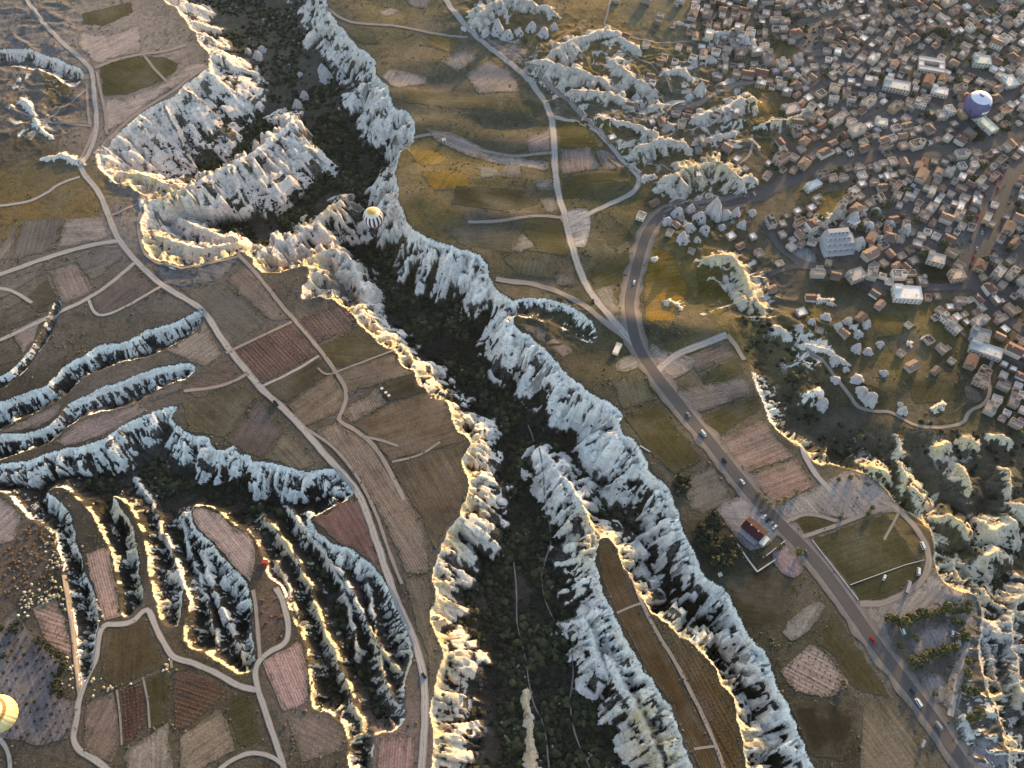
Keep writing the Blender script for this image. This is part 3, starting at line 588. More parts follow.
# (corners, colour as seen, surface, direction of the furrows in the picture as two points or None)
FIELDS = [
 ([(229,352),(290,324),(318,353),(259,385)],(104,76,70),'vines',((229,352),(259,385))),
 ([(297,321),(338,303),(356,312),(350,331),(315,343)],(94,74,72),'vines',((297,321),(315,343))),
 ([(320,346),(352,332),(384,348),(396,352),(332,369)],(88,78,52),'plain',((320,346),(390,350))),
 ([(333,371),(398,354),(414,373),(348,393)],(110,94,78),'plain',((333,371),(400,354))),
 ([(261,388),(318,357),(331,372),(287,402)],(74,66,46),'plain',((261,388),(318,357))),
 ([(288,404),(332,374),(346,396),(338,412),(303,428)],(122,104,86),'plain',((288,404),(332,374))),
 ([(339,412),(378,388),(387,402),(352,423)],(132,114,98),'ploughed',((358,400),(366,415))),
 ([(380,388),(412,375),(424,391),(389,402)],(72,62,42),'plain',((380,388),(412,375))),
 ([(354,425),(390,404),(427,393),(445,399),(456,432),(466,440),(390,460),(373,438)],(104,86,66),'plain',((390,455),(460,432))),
 ([(390,464),(463,444),(461,470),(467,486),(457,516),(442,532),(436,552),(424,522)],(92,78,60),'plain',((390,464),(430,540))),
 ([(316,430),(337,423),(370,442),(388,466),(424,526),(430,572),(408,574),(384,520),(360,478)],(132,112,96),'ploughed',((330,425),(420,570))),
 ([(405,578),(429,578),(433,598),(427,612),(438,645),(430,685),(428,655),(416,622)],(112,98,80),'plain',((410,578),(430,650))),
 ([(182,290),(222,282),(268,320),(230,349),(212,318)],(92,88,80),'plain',((222,282),(268,320))),
 ([(226,280),(243,264),(250,268),(289,320),(270,320)],(116,102,94),'plain',((226,280),(270,320))),
 ([(152,266),(186,271),(238,258),(222,279),(180,287),(164,282)],(124,116,112),'plain',((152,266),(222,279))),
 ([(92,299),(134,266),(152,283),(146,297),(106,315),(98,314)],(98,86,82),'plain',((92,299),(134,266))),
 ([(49,271),(76,263),(96,290),(63,304)],(126,110,106),'plain',((49,271),(63,304))),
 ([(23,300),(47,279),(61,305),(41,314)],(72,70,56),'plain',((23,300),(61,305))),
 ([(-60,322),(0,312),(22,301),(39,315),(0,329),(-60,346)],(82,78,66),'plain',((0,312),(22,301))),
 ([(11,331),(54,315),(46,334),(26,358)],(134,118,112),'plain',((11,331),(54,315))),
 ([(-60,352),(0,345),(11,335),(23,357),(0,366),(-60,380)],(80,74,64),'plain',((0,345),(11,335))),
 ([(11,260),(23,221),(64,218),(55,249)],(106,96,88),'plain',((23,221),(11,260))),
 ([(-60,262),(0,246),(20,217),(9,258),(-60,278)],(128,112,102),'plain',((0,246),(20,217))),
 ([(-40,292),(0,283),(42,268),(110,246),(128,252),(92,283),(78,262),(46,271),(0,300)],(108,102,98),'plain',((0,283),(110,246))),
 ([(66,219),(104,217),(110,238),(57,249)],(146,130,120),'plain',((66,219),(104,217))),
 ([(166,350),(205,322),(221,354),(206,367)],(134,122,112),'plain',((166,350),(205,322))),
 ([(207,371),(227,357),(240,379),(222,388),(197,398),(184,388)],(94,80,72),'plain',((207,371),(240,379))),
 ([(182,402),(240,384),(257,394),(226,438),(212,434),(190,432)],(88,80,60),'plain',((182,402),(226,438))),
 ([(228,442),(259,400),(284,430),(262,458),(240,449)],(94,80,76),'plain',((228,442),(259,400))),
 ([(265,458),(286,430),(318,463),(302,470)],(108,96,80),'plain',((286,430),(318,463))),
 ([(56,441),(82,420),(100,414),(140,403),(146,411),(116,428),(100,436),(66,446)],(128,114,112),'plain',((56,441),(140,403))),
 ([(-40,440),(0,432),(22,422),(60,402),(60,412),(42,426),(0,434)],(118,106,104),'plain',((0,432),(60,402))),
 ([(143,386),(182,381),(186,388),(152,402)],(90,84,84),'plain',None),
 ([(313,519),(340,502),(362,499),(371,540),(384,577),(366,557),(339,543)],(112,80,74),'plain',((340,502),(384,577))),
 ([(379,738),(414,736),(416,800),(374,800)],(152,118,108),'ploughed',((379,738),(374,800))),
 ([(262,661),(300,641),(307,665),(308,702),(283,712)],(170,134,124),'ploughed',((262,661),(283,712))),
 ([(193,507),(221,514),(232,528),(251,534),(256,552),(251,582),(240,573),(216,545),(194,524)],(168,142,132),'ploughed',((200,515),(250,575))),
 ([(85,554),(109,546),(121,617),(103,621)],(170,134,120),'ploughed',((85,554),(103,621))),
 ([(33,609),(55,598),(65,620),(72,658),(46,642)],(170,134,118),'vines',((33,609),(65,620))),
 ([(-50,640),(0,626),(14,610),(25,625),(35,640),(61,660),(56,695),(77,701),(70,738),(36,746),(12,738),(-50,745)],(122,112,112),'plain',((25,625),(60,740))),
 ([(-50,510),(0,497),(22,514),(14,540),(-50,560)],(162,142,134),'ploughed',((0,497),(-50,540))),
 ([(103,627),(124,630),(143,617),(158,648),(165,664),(119,688),(101,676)],(96,80,56),'plain',((124,630),(119,688))),
 ([(86,702),(114,692),(121,744),(110,764),(84,748)],(124,102,88),'plain',((114,692),(84,748))),
 ([(119,691),(143,680),(147,724),(123,748)],(104,72,60),'vines',((119,691),(123,748))),
 ([(146,678),(169,670),(171,720),(149,729)],(84,74,40),'plain',((146,678),(149,729))),
 ([(173,672),(204,674),(229,690),(192,724),(176,731)],(110,82,66),'vines',((173,672),(229,690))),
 ([(126,800),(126,751),(167,723),(177,800)],(142,126,110),'plain',((150,735),(150,790))),
 ([(180,736),(221,709),(237,749),(205,766),(182,800)],(136,118,98),'plain',((180,736),(221,709))),
 ([(226,706),(236,692),(254,696),(261,739),(240,747)],(82,74,42),'plain',None),
 ([(287,717),(310,713),(329,716),(342,728),(346,750),(302,762)],(122,104,92),'plain',((287,717),(346,750))),
 ([(599,548),(607,542),(618,560),(629,586),(647,620),(668,655),(690,700),(706,735),(726,790),(716,800),(699,768),(688,743),(666,698),(643,662),(616,612),(603,580)],(92,70,40),'ploughed',((607,560),(700,740))),
 ([(634,600),(648,613),(667,630),(690,645),(716,674),(719,688),(729,696),(737,740),(744,790),(734,800),(712,738),(690,690),(660,632)],(98,74,38),'vines',((640,606),(735,780))),
 ([(613,380),(640,374),(655,399),(623,410)],(96,90,64),'plain',((613,380),(623,410))),
 ([(624,416),(660,404),(703,461),(674,474),(650,452)],(82,76,40),'plain',((660,404),(703,461))),
 ([(680,478),(712,466),(733,500),(704,513),(690,508)],(118,108,96),'plain',((680,478),(712,466))),
 ([(685,357),(726,341),(737,355),(698,372)],(116,100,92),'ploughed',((685,357),(726,341))),
 ([(700,376),(738,358),(744,373),(706,388)],(84,80,42),'plain',((700,376),(738,358))),
 ([(677,391),(744,377),(753,392),(696,414)],(130,114,102),'ploughed',((677,391),(744,377))),
 ([(697,417),(755,395),(763,407),(714,438)],(80,76,40),'plain',((697,417),(755,395))),
 ([(716,440),(765,420),(773,436),(795,456),(746,473)],(146,118,104),'ploughed',((716,440),(765,420))),
 ([(748,476),(796,458),(814,486),(776,506)],(150,118,104),'ploughed',((748,476),(796,458))),
 ([(812,540),(866,520),(886,514),(905,541),(926,573),(880,602),(859,600)],(82,78,42),'plain',((812,540),(886,514))),
 ([(788,525),(803,517),(828,518),(842,523),(806,535)],(80,74,38),'plain',((788,525),(842,523))),
 ([(852,505),(859,491),(868,493),(866,507),(856,511)],(84,80,46),'plain',None),
 ([(817,501),(828,489),(835,486),(845,513),(828,511)],(86,80,50),'plain',None),
 ([(780,671),(812,643),(831,660),(850,683),(831,698),(796,691)],(158,134,122),'vines',((780,671),(831,698))),
 ([(716,578),(768,562),(798,590),(775,628),(741,638),(726,610)],(62,58,36),'plain',((716,578),(798,590))),
 ([(816,640),(836,614),(892,698),(852,688),(834,655)],(84,76,44),'plain',((816,640),(852,688))),
 ([(864,704),(896,702),(930,760),(926,790),(858,790)],(108,96,76),'plain',((864,704),(926,790))),
 ([(790,706),(830,702),(858,720),(842,760),(812,756)],(50,44,28),'plain',None),
 ([(466,75),(488,61),(512,72),(522,92),(478,94)],(136,122,114),'plain',((466,75),(488,61))),
 ([(380,76),(392,69),(428,78),(425,84),(396,88)],(156,138,128),'plain',None),
 ([(376,11),(394,6),(400,12),(386,17)],(140,126,116),'plain',None),
 ([(398,-14),(437,-12),(426,9),(410,6)],(138,124,116),'plain',None),
 ([(480,31),(502,40),(528,50),(530,66),(512,62),(494,50)],(140,124,116),'plain',((480,31),(530,66))),
 ([(557,122),(588,121),(597,148),(561,147)],(88,82,36),'plain',((557,122),(588,121))),
 ([(560,150),(590,147),(601,169),(561,175)],(130,114,108),'plain',((560,150),(561,175))),
 ([(596,151),(611,150),(627,168),(604,170)],(134,118,110),'plain',((596,151),(604,170))),
 ([(524,140),(550,129),(551,151),(531,155)],(132,116,110),'plain',((524,140),(550,129))),
 ([(536,180),(554,178),(554,191),(536,190)],(116,112,106),'plain',None),
 ([(505,162),(522,166),(520,178),(500,176)],(104,102,98),'plain',None),
 ([(563,178),(634,171),(634,180),(602,192),(564,199)],(92,86,44),'plain',((563,178),(634,171))),
 ([(478,166),(496,168),(500,176),(481,178)],(112,110,106),'plain',None),
 ([(525,216),(562,221),(568,256),(522,250),(538,246),(523,231)],(90,84,46),'plain',((525,216),(562,221))),
 ([(442,228),(518,226),(508,252),(480,247),(462,245)],(86,82,68),'plain',((442,228),(518,226))),
 ([(511,250),(522,233),(536,246),(520,252)],(122,116,108),'plain',None),
 ([(592,291),(612,285),(623,324),(618,326)],(128,118,106),'ploughed',((602,288),(620,326))),
 ([(586,272),(601,262),(632,250),(629,281),(596,287)],(92,86,48),'plain',((586,272),(632,250))),
 ([(553,276),(571,271),(577,285),(558,285)],(120,104,96),'plain',None),
 ([(519,324),(533,325),(550,333),(568,345),(574,352),(563,357),(548,345),(532,334)],(128,110,98),'plain',((519,324),(574,352))),
 ([(100,68),(118,60),(138,57),(165,57),(178,64),(176,72),(160,82),(128,94),(104,96)],(88,84,46),'plain',None),
 ([(104,100),(130,97),(162,84),(180,72),(188,62),(210,62),(202,70),(180,83),(150,102),(122,124),(104,132)],(166,146,134),'plain',None),
 ([(80,32),(110,36),(140,24),(142,52),(112,58),(98,64),(78,46)],(166,146,136),'plain',None),
 ([(82,14),(130,2),(134,12),(104,26),(84,24)],(92,84,54),'plain',None),
 ([(42,70),(58,74),(74,94),(52,108)],(96,88,50),'plain',None),
 ([(845,398),(870,384),(890,396),(884,410),(862,412)],(80,72,40),'plain',((845,398),(884,410))),
 ([(740,88),(762,86),(800,100),(790,112),(760,116),(745,105)],(138,114,60),'plain',None),
 ([(768,46),(782,38),(802,50),(800,58),(772,60)],(96,92,48),'plain',None),
 ([(742,120),(768,118),(772,160),(748,140)],(82,78,46),'plain',None),
 ([(917,264),(944,262),(962,276),(950,284),(922,282)],(66,64,38),'plain',None),
 ([(1004,302),(1040,300),(1040,322),(1018,318)],(72,70,44),'plain',None),
 ([(818,282),(846,278),(866,292),(850,306),(826,300)],(72,70,42),'plain',None),
 ([(824,193),(852,188),(846,208),(826,222),(812,212)],(120,104,54),'plain',None),
 ([(965,128),(975,122),(986,138),(974,145)],(66,62,34),'plain',None),
 ([(425,128),(450,132),(480,147),(512,157),(548,162),(548,171),(505,165),(470,156),(440,143)],(160,142,130),'plain',((425,128),(548,166))),
 ([(404,150),(440,151),(455,164),(422,166)],(150,122,44),'plain',None), ([(432,32),(462,41),(452,53),(422,45)],(116,104,66),'plain',None),
 ([(347,31),(371,28),(380,44),(360,43)],(108,98,62),'plain',None), ([(440,61),(466,47),(478,58),(458,72)],(130,122,116),'plain',None),
 ([(502,101),(540,99),(547,114),(521,124),(507,118)],(78,78,50),'plain',None), ([(421,171),(468,173),(470,189),(432,190)],(146,116,40),'plain',None),
 ([(402,89),(450,93),(498,98),(497,111),(450,108),(404,101)],(80,74,50),'plain',((402,89),(498,98))), ([(456,186),(520,190),(540,204),(500,211),(452,204)],(70,66,40),'plain',((456,186),(540,204))),
 ([(540,199),(555,197),(559,211),(546,212)],(118,110,98),'plain',None), ([(600,232),(622,222),(634,236),(612,250)],(80,76,44),'plain',None), ([(650,246),(672,252),(690,290),(668,330),(646,320),(644,280)],(158,122,40),'plain',None),
 ([(694,262),(720,268),(735,300),(716,322),(700,300)],(120,102,38),'plain',None), ([(585,110),(606,118),(622,134),(612,138),(594,124)],(112,98,44),'plain',None), ([(500,256),(545,262),(560,278),(520,276)],(84,80,56),'plain',None),
 ([(840,392),(868,410),(872,424),(846,430),(826,410)],(58,56,30),'plain',None), ([(880,428),(930,432),(926,446),(884,440)],(96,86,52),'plain',None), ([(910,462),(945,470),(950,500),(925,512),(908,488)],(98,86,40),'plain',None),
 ([(905,380),(960,384),(966,398),(915,404)],(88,80,44),'plain',None), ([(870,312),(900,316),(905,334),(876,338)],(104,92,40),'plain',None),
]
LOTS = [  # bare, driven-over ground
 ([(768,508),(800,495),(822,484),(848,469),(868,476),(886,492),(903,513),(888,512),(872,516),(846,520),(832,516),(804,515),(786,523)],(156,142,132)),
 ([(858,604),(882,606),(906,594),(928,578),(926,545),(934,560),(938,580),(958,592),(980,598),(976,640),(962,690),(952,712),(940,706),(962,640),(950,612),(896,622),(884,628),(898,650),(880,634)],(150,138,128)),
 ([(906,635),(955,620),(966,625),(950,648),(910,658)],(134,126,126)),
 ([(916,676),(944,672),(950,702),(934,704)],(130,122,122)),
 ([(964,742),(990,735),(1014,768),(1024,800),(980,800)],(138,132,134)),
 ([(768,556),(785,541),(808,568),(790,582)],(148,122,122)),
 ([(778,630),(815,599),(828,608),(796,645)],(126,120,112)),
 ([(714,509),(740,495),(752,502),(779,529),(775,541),(752,553),(738,540),(724,520)],(150,142,140)),
 ([(556,214),(585,206),(592,216),(586,250),(572,246),(566,226)],(168,162,158)),
 ([(786,252),(806,244),(820,262),(800,270)],(132,130,128)),
 ([(648,340),(664,352),(700,358),(684,376),(668,380),(654,362)],(150,134,122)),
 ([(615,362),(634,352),(642,366),(628,372),(616,372)],(138,130,120)),
 ([(940,420),(968,402),(984,404),(980,392),(962,382),(968,404)],(120,106,92)),
]
def edge_angle(line):
    if line is None: return random.uniform(0, 180)
    a, b = to_world(line); return math.degrees(math.atan2(b[1]-a[1], b[0]-a[0]))
FIELD_OBJS = []
for i, (poly, rgb, kind, line) in enumerate(FIELDS):
    o = drape('field', spot(poly), kind, rgb, .14+.012*(i % 6), edge_angle(line)); FIELD_OBJS.append(o)
for i, (poly, rgb) in enumerate(LOTS):
    drape('dirt_lot', spot(poly), 'plain', rgb, .24+.012*(i % 4), random.uniform(0, 180), 5.0, 1.0, 1)

def road_material(name, rgb, var, fade=False):
    m, nt, b = mat(name, .9); aw = nd(nt, 'ShaderNodeAttribute', attribute_name='across')
    uv = nd(nt, 'ShaderNodeUVMap', uv_map='lane'); sep = nd(nt, 'ShaderNodeSeparateXYZ'); nt.links.new(uv.outputs[0], sep.inputs[0])
    mid = tex_noise(nt, .3, 5, .7); fine = tex_noise(nt, 1.3, 4, .7)
    c = nd(nt, 'ShaderNodeRGB').outputs[0]; c.default_value = (*[.62*q for q in lin(rgb)], 1)
    st = nd(nt, 'ShaderNodeMapping'); nt.links.new(uv.outputs[0], st.inputs[0]); st.inputs['Scale'].default_value = (.02, .9, 1)
    rut = tex_noise(nt, 1.0, 3, .6, st.outputs[0])
    f = mathn(nt, 'ADD', mathn(nt, 'MULTIPLY', mid, .5), mathn(nt, 'MULTIPLY', rut, .5))
    c = scale_col(nt, c, maprange(nt, f, .3, .7, 1-var, 1+var))
    c = mix(nt, maprange(nt, fine, .6, .75, 0, .3), c, (.055, .05, .04))
    if fade:
        v = mathn(nt, 'ADD', mathn(nt, 'ABSOLUTE', mathn(nt, 'SUBTRACT', mathn(nt, 'MULTIPLY', aw.outputs['Fac'], 2.0), 1.0)), mathn(nt, 'MULTIPLY', mathn(nt, 'SUBTRACT', mid, .5), 1.6))
        cen = mathn(nt, 'ABSOLUTE', mathn(nt, 'SUBTRACT', aw.outputs['Fac'], .5))
        c = mix(nt, mathn(nt, 'MULTIPLY', maprange(nt, cen, .16, .04, 0, .55), maprange(nt, mid, .4, .6, 0, 1)), c, (.07, .062, .045))
        c = mix(nt, maprange(nt, v, .45, .95, 0, .9), c, scale_col(nt, mix(nt, .5, c, (.055, .048, .038)), maprange(nt, fine, .3, .7, .55, 1.2)))
    nt.links.new(c, b.inputs['Base Color']); bump(nt, b, fine, .15, .5)
    return m
M['asphalt'] = road_material('asphalt', (92, 86, 84), .18)
M['shoulder'] = road_material('gravel_shoulder', (142, 130, 122), .28, True)
M['track'] = road_material('pale_track', (178, 169, 162), .25, True)
M['dirt'] = road_material('dirt_track', (160, 145, 134), .3, True)
M['street'] = road_material('town_street', (94, 89, 86), .2)
M['lane_paint'] = road_material('lane_paint', (205, 205, 200), .1)

def ribbon(name, pts, width, mname, z, jit=.35, world=False, kind='structure', step=2.5):
    p = pts if world else spot(pts)
    p, s = resample(chaikin(p, False, 3), step, False); n = normals2(p, False); sd = len(col.objects)
    if name in ('street', 'road'): ROADP.append(np.column_stack([p, n]))
    wl = width/2*(1+jit*noise(s/11, 0*s, sd)); wr = width/2*(1+jit*noise(s/11, 0*s+9, sd))
    K = 7; rows = []
    for k in range(K):
        f = k/(K-1); rows.append(p - n*wl[:, None] + n*((wl+wr)*f)[:, None])
    A = np.stack(rows, 1); Z = h_at(A[..., 0], A[..., 1]) + z
    me = grid_mesh(name, A[..., 0].T[::-1], A[..., 1].T[::-1], Z.T[::-1])
    uvl = me.uv_layers.new(name='lane'); li = np.empty(len(me.loops), np.int32); me.loops.foreach_get('vertex_index', li)
    kk, ss = np.divmod(li, len(p)); uvl.data.foreach_set('uv', np.stack([s[ss], kk/(K-1)*width], 1).astype(np.float32).ravel())
    pattr(me, 'across', 'FLOAT', np.repeat(np.linspace(0, 1, K)[::-1], len(p)))
    me.materials.append(M[mname]); o = bpy.data.objects.new(name, me); col.objects.link(o); o['kind'] = kind
    occ[fill_mask(np.vstack([p-n*(wl[:, None]+1), (p+n*(wr[:, None]+1))[::-1]]))] = True
    return o
MAIN = [(1010,830),(985,795),(966,768),(940,728),(905,682),(880,650),(857,617),(838,590),(816,561),(795,539),(776,520),(755,498),(735,473),(715,448),
 (695,424),(675,399),(658,378),(646,361),(637,345),(632,328),(629,310),(630,294),(636,271),(641,250),(647,233),(657,218),(669,211),(687,207),(715,205),(744,200)]
MAIN2 = [(744,200),(766,193),(790,181),(815,170),(850,161),(900,156),(945,152),(980,148),(1010,138),(1060,120)]
ribbon('road_shoulder', MAIN, 17, 'shoulder', .26, .30)
ribbon('road_shoulder', MAIN2, 12, 'street', .26, .30)
ribbon('road', MAIN, 8.0, 'asphalt', .40, .03)
ribbon('road', MAIN2, 8.0, 'street', .41, .03)
LEFT = [(412,830),(418,800),(422,768),(425,720),(425,682),(418,650),(408,625),(396,600),(386,570),(376,540),(366,510),(357,490),(340,471),(320,449),(300,425),(280,405),
 (262,390),(246,370),(231,352),(219,335),(211,321),(204,312),(190,301),(166,288),(150,275),(135,260),(119,241),(110,220),(103,200),(95,186),(85,176),(80,165)]
TRACKS = [
 (LEFT, 5.0, 'track'),
 ([(80,165),(88,156),(96,136),(97,115),(94,95),(93,70),(80,58),(65,45),(45,25),(30,5),(15,-20)], 4.6, 'track'),
 ([(636,346),(618,327),(599,305),(586,285),(576,262),(570,240),(565,215),(558,195),(555,170),(554,140),(552,115),(540,95),(526,76),(512,65),(500,55),(480,40),(465,25),(450,8),(438,-16)], 6.0, 'track'),
 ([(553,117),(575,121),(590,126),(606,141),(619,156),(632,170),(640,178),(637,190),(620,200),(600,208),(582,218),(568,226)], 4.5, 'track'),
 ([(525,73),(527,66),(536,66),(545,82),(562,96),(580,112),(600,130),(606,141)], 5.0, 'dirt'),
 ([(496,279),(512,282),(530,283),(555,290),(580,302),(600,319),(628,340)], 5.0, 'dirt'),
 ([(468,222),(500,222),(530,216),(548,216),(562,218)], 3.0, 'dirt'),
 ([(412,140),(440,132),(460,145),(490,152),(512,157),(530,155),(552,153)], 3.0, 'dirt'),
 ([(325,8),(345,22),(375,25),(400,26),(430,33),(458,37),(468,37)], 3.2, 'dirt'),
 ([(238,254),(258,275),(280,304),(300,326),(320,350),(336,372),(349,393),(340,416),(338,421),(362,434),(378,450),(392,475),(404,500)], 3.4, 'dirt'),
 ([(226,353),(258,338),(292,322)], 2.6, 'dirt'), ([(258,388),(290,374),(319,356)], 2.4, 'track'),
 ([(318,368),(326,376),(342,370),(400,352)], 1.6, 'dirt'), ([(362,436),(380,440),(398,446)], 2.2, 'dirt'), ([(392,462),(420,456),(440,442)], 1.8, 'dirt'),
 ([(305,428),(335,447),(360,480),(376,512),(392,560),(402,584)], 2.4, 'dirt'),
 ([(-40,286),(0,275),(45,258),(90,245),(118,241)], 4.6, 'track'), ([(-40,352),(0,341),(30,326),(60,312),(90,298),(110,284),(135,263)], 3.6, 'track'),
 ([(-30,284),(0,288),(14,291),(32,303)], 3.0, 'track'), ([(89,300),(93,312),(103,317),(128,306),(148,294),(162,286)], 2.6, 'track'),
 ([(184,391),(214,388),(236,381),(248,373)], 3.0, 'dirt'),
 ([(95,68),(115,60),(140,54),(165,52),(186,45)], 4.0, 'dirt'), ([(97,72),(100,90),(105,108),(107,134)], 2.8, 'dirt'),
 ([(143,54),(155,70),(168,83)], 2.8, 'dirt'), ([(87,84),(88,110),(90,126)], 2.6, 'dirt'), ([(10,108),(30,116),(50,123),(92,126)], 2.6, 'dirt'),
 ([(96,124),(88,145),(78,160)], 3.2, 'dirt'), ([(88,88),(75,100),(55,112),(30,140)], 2.2, 'dirt'),
 ([(94,154),(114,134),(134,115),(158,100),(176,90),(186,80),(208,66)], 3.6, 'dirt'), ([(172,192),(200,177),(225,163),(248,151)], 3.0, 'dirt'),
 ([(-30,208),(0,206),(25,203),(45,195),(60,183),(80,177)], 3.0, 'track'), ([(110,216),(120,212),(135,206),(146,196)], 2.4, 'dirt'),
 ([(148,198),(138,216),(139,238),(146,260),(185,270),(240,256)], 2.4, 'dirt'),
 ([(292,820),(285,768),(275,740),(265,710),(258,690),(255,674),(258,661),(270,651),(284,645),(290,634),(286,612),(280,594),(276,588)], 3.8, 'track'),
 ([(260,658),(258,632),(256,606),(253,590)], 2.8, 'dirt'),
 ([(256,690),(240,687),(220,675),(200,665),(180,660),(170,654),(162,640),(155,625),(150,611),(145,609),(135,621),(120,625),(103,623),(98,642),(96,662),(86,680),(80,696),(76,725),(72,740),(80,752),(106,765),(124,795)], 3.8, 'track'),
 ([(80,696),(76,662),(73,632),(69,602),(64,575)], 2.6, 'dirt'), ([(285,766),(270,755),(250,752),(235,758),(212,775)], 2.8, 'track'),
 ([(-20,726),(0,738),(9,752),(12,780)], 2.8, 'track'), ([(171,660),(172,668)], 2.0, 'dirt'), ([(117,690),(120,712),(122,745)], 1.4, 'dirt'), ([(143,677),(148,700),(150,728)], 1.4, 'dirt'),
 ([(627,562),(640,600),(655,630),(675,661),(690,690),(705,720),(718,750),(734,800)], 2.6, 'dirt'), ([(617,613),(632,606),(646,603)], 1.6, 'dirt'), ([(694,749),(716,746)], 1.6, 'dirt'),
 ([(657,372),(672,356),(698,346),(727,335)], 6.0, 'track'), ([(727,335),(738,348),(744,360)], 4.0, 'dirt'),
 ([(860,604),(882,604),(905,594),(924,580),(930,562),(926,542),(910,521),(895,506),(880,500)], 4.6, 'dirt'), ([(802,537),(830,528),(860,516),(892,506)], 3.0, 'dirt'),
 ([(786,522),(805,513),(824,517),(842,523),(847,503),(852,486)], 3.0, 'dirt'), ([(802,447),(808,464),(822,482),(834,494)], 4.4, 'track'),
 ([(806,348),(826,362),(840,384),(850,396),(858,408),(876,412),(890,411),(902,419),(920,428),(945,427),(964,424),(968,411),(984,405),(990,394),(988,372),(996,352)], 2.8, 'dirt'),
 ([(968,640),(960,670),(955,695),(950,716)], 4.0, 'track'),
 ([(884,540),(905,500),(895,512)], 2.0, 'dirt'),
 ([(675,110),(700,105),(718,92),(738,83),(756,82),(775,86)], 4.0, 'dirt'), ([(692,170),(726,166),(752,158),(752,130)], 2.4, 'dirt'),
 ([(604,24),(640,42),(680,42),(700,40)], 2.2, 'dirt'), ([(622,50),(640,60),(660,72),(672,92)], 2.0, 'dirt'), ([(636,150),(664,166),(700,180)], 2.0, 'dirt'),
 ([(612,-10),(608,12),(604,24)], 2.4, 'dirt'), ([(716,42),(708,28),(716,14)], 2.0, 'dirt'),
]
for pts, w, mn in TRACKS: ribbon('track', pts, w, mn, .30+.01*random.random(), .28 if w < 5 else .2)
FLOOR_PATHS = [[(513,556),(517,590),(516,622),(524,650),(530,690),(534,706),(545,725),(549,768)],[(541,578),(545,600),(552,618),(566,632)],[(572,655),(574,675),(569,700),(574,735),(590,768)],
 [(528,425),(534,440),(543,470),(544,500),(553,540),(545,560),(541,578)]]
for pts in FLOOR_PATHS: ribbon('footpath', pts, 1.0, 'dirt', .35, .5)
STREETS = [
 ([(1060,120),(1024,160),(1005,177),(987,196),(980,225),(971,252),(966,266),(973,282),(986,300),(1006,319),(1040,342)], 10),
 ([(1040,150),(1018,172),(1004,196),(994,226),(982,250),(972,266)], 7),
 ([(762,222),(770,232),(786,255),(815,268),(845,275),(870,282),(892,289),(930,288),(970,286)], 7),
 ([(768,276),(790,266),(815,268)], 5), ([(846,275),(880,256),(912,240)], 5), ([(912,240),(940,250),(966,266)], 5), ([(868,282),(886,296)], 4),
 ([(1060,60),(1024,86),(994,110),(962,132),(946,150)], 7), ([(880,8),(905,28),(930,48),(958,64),(986,78),(1010,92)], 6), ([(900,96),(916,66),(928,46)], 5),
 ([(905,92),(930,98),(950,108),(964,130)], 6), ([(850,160),(890,146),(925,138),(950,128)], 5), ([(770,190),(800,158),(830,140),(870,120),(900,96)], 4.5),
 ([(800,158),(780,130),(790,104),(820,84),(850,60),(880,36)], 4), ([(820,84),(860,90),(900,96)], 4), ([(720,20),(770,30),(810,22),(850,10),(880,8)], 4),
 ([(900,240),(905,215),(925,190),(935,165)], 4), ([(855,262),(860,235),(880,215),(905,215)], 4), ([(1000,280),(1020,255),(1045,240)], 4.5), ([(960,330),(975,345),(995,352),(1040,372)], 4.5),
 ([(780,60),(820,56),(850,60)], 3.5), ([(760,96),(790,104)], 3.5), ([(950,108),(985,100),(1010,92)], 4),
]
for pts, w in STREETS: ribbon('street', pts, w, 'street', .34+.01*random.random(), .06)
print('fields and roads', round(time.time()-T0, 1), len(col.objects))
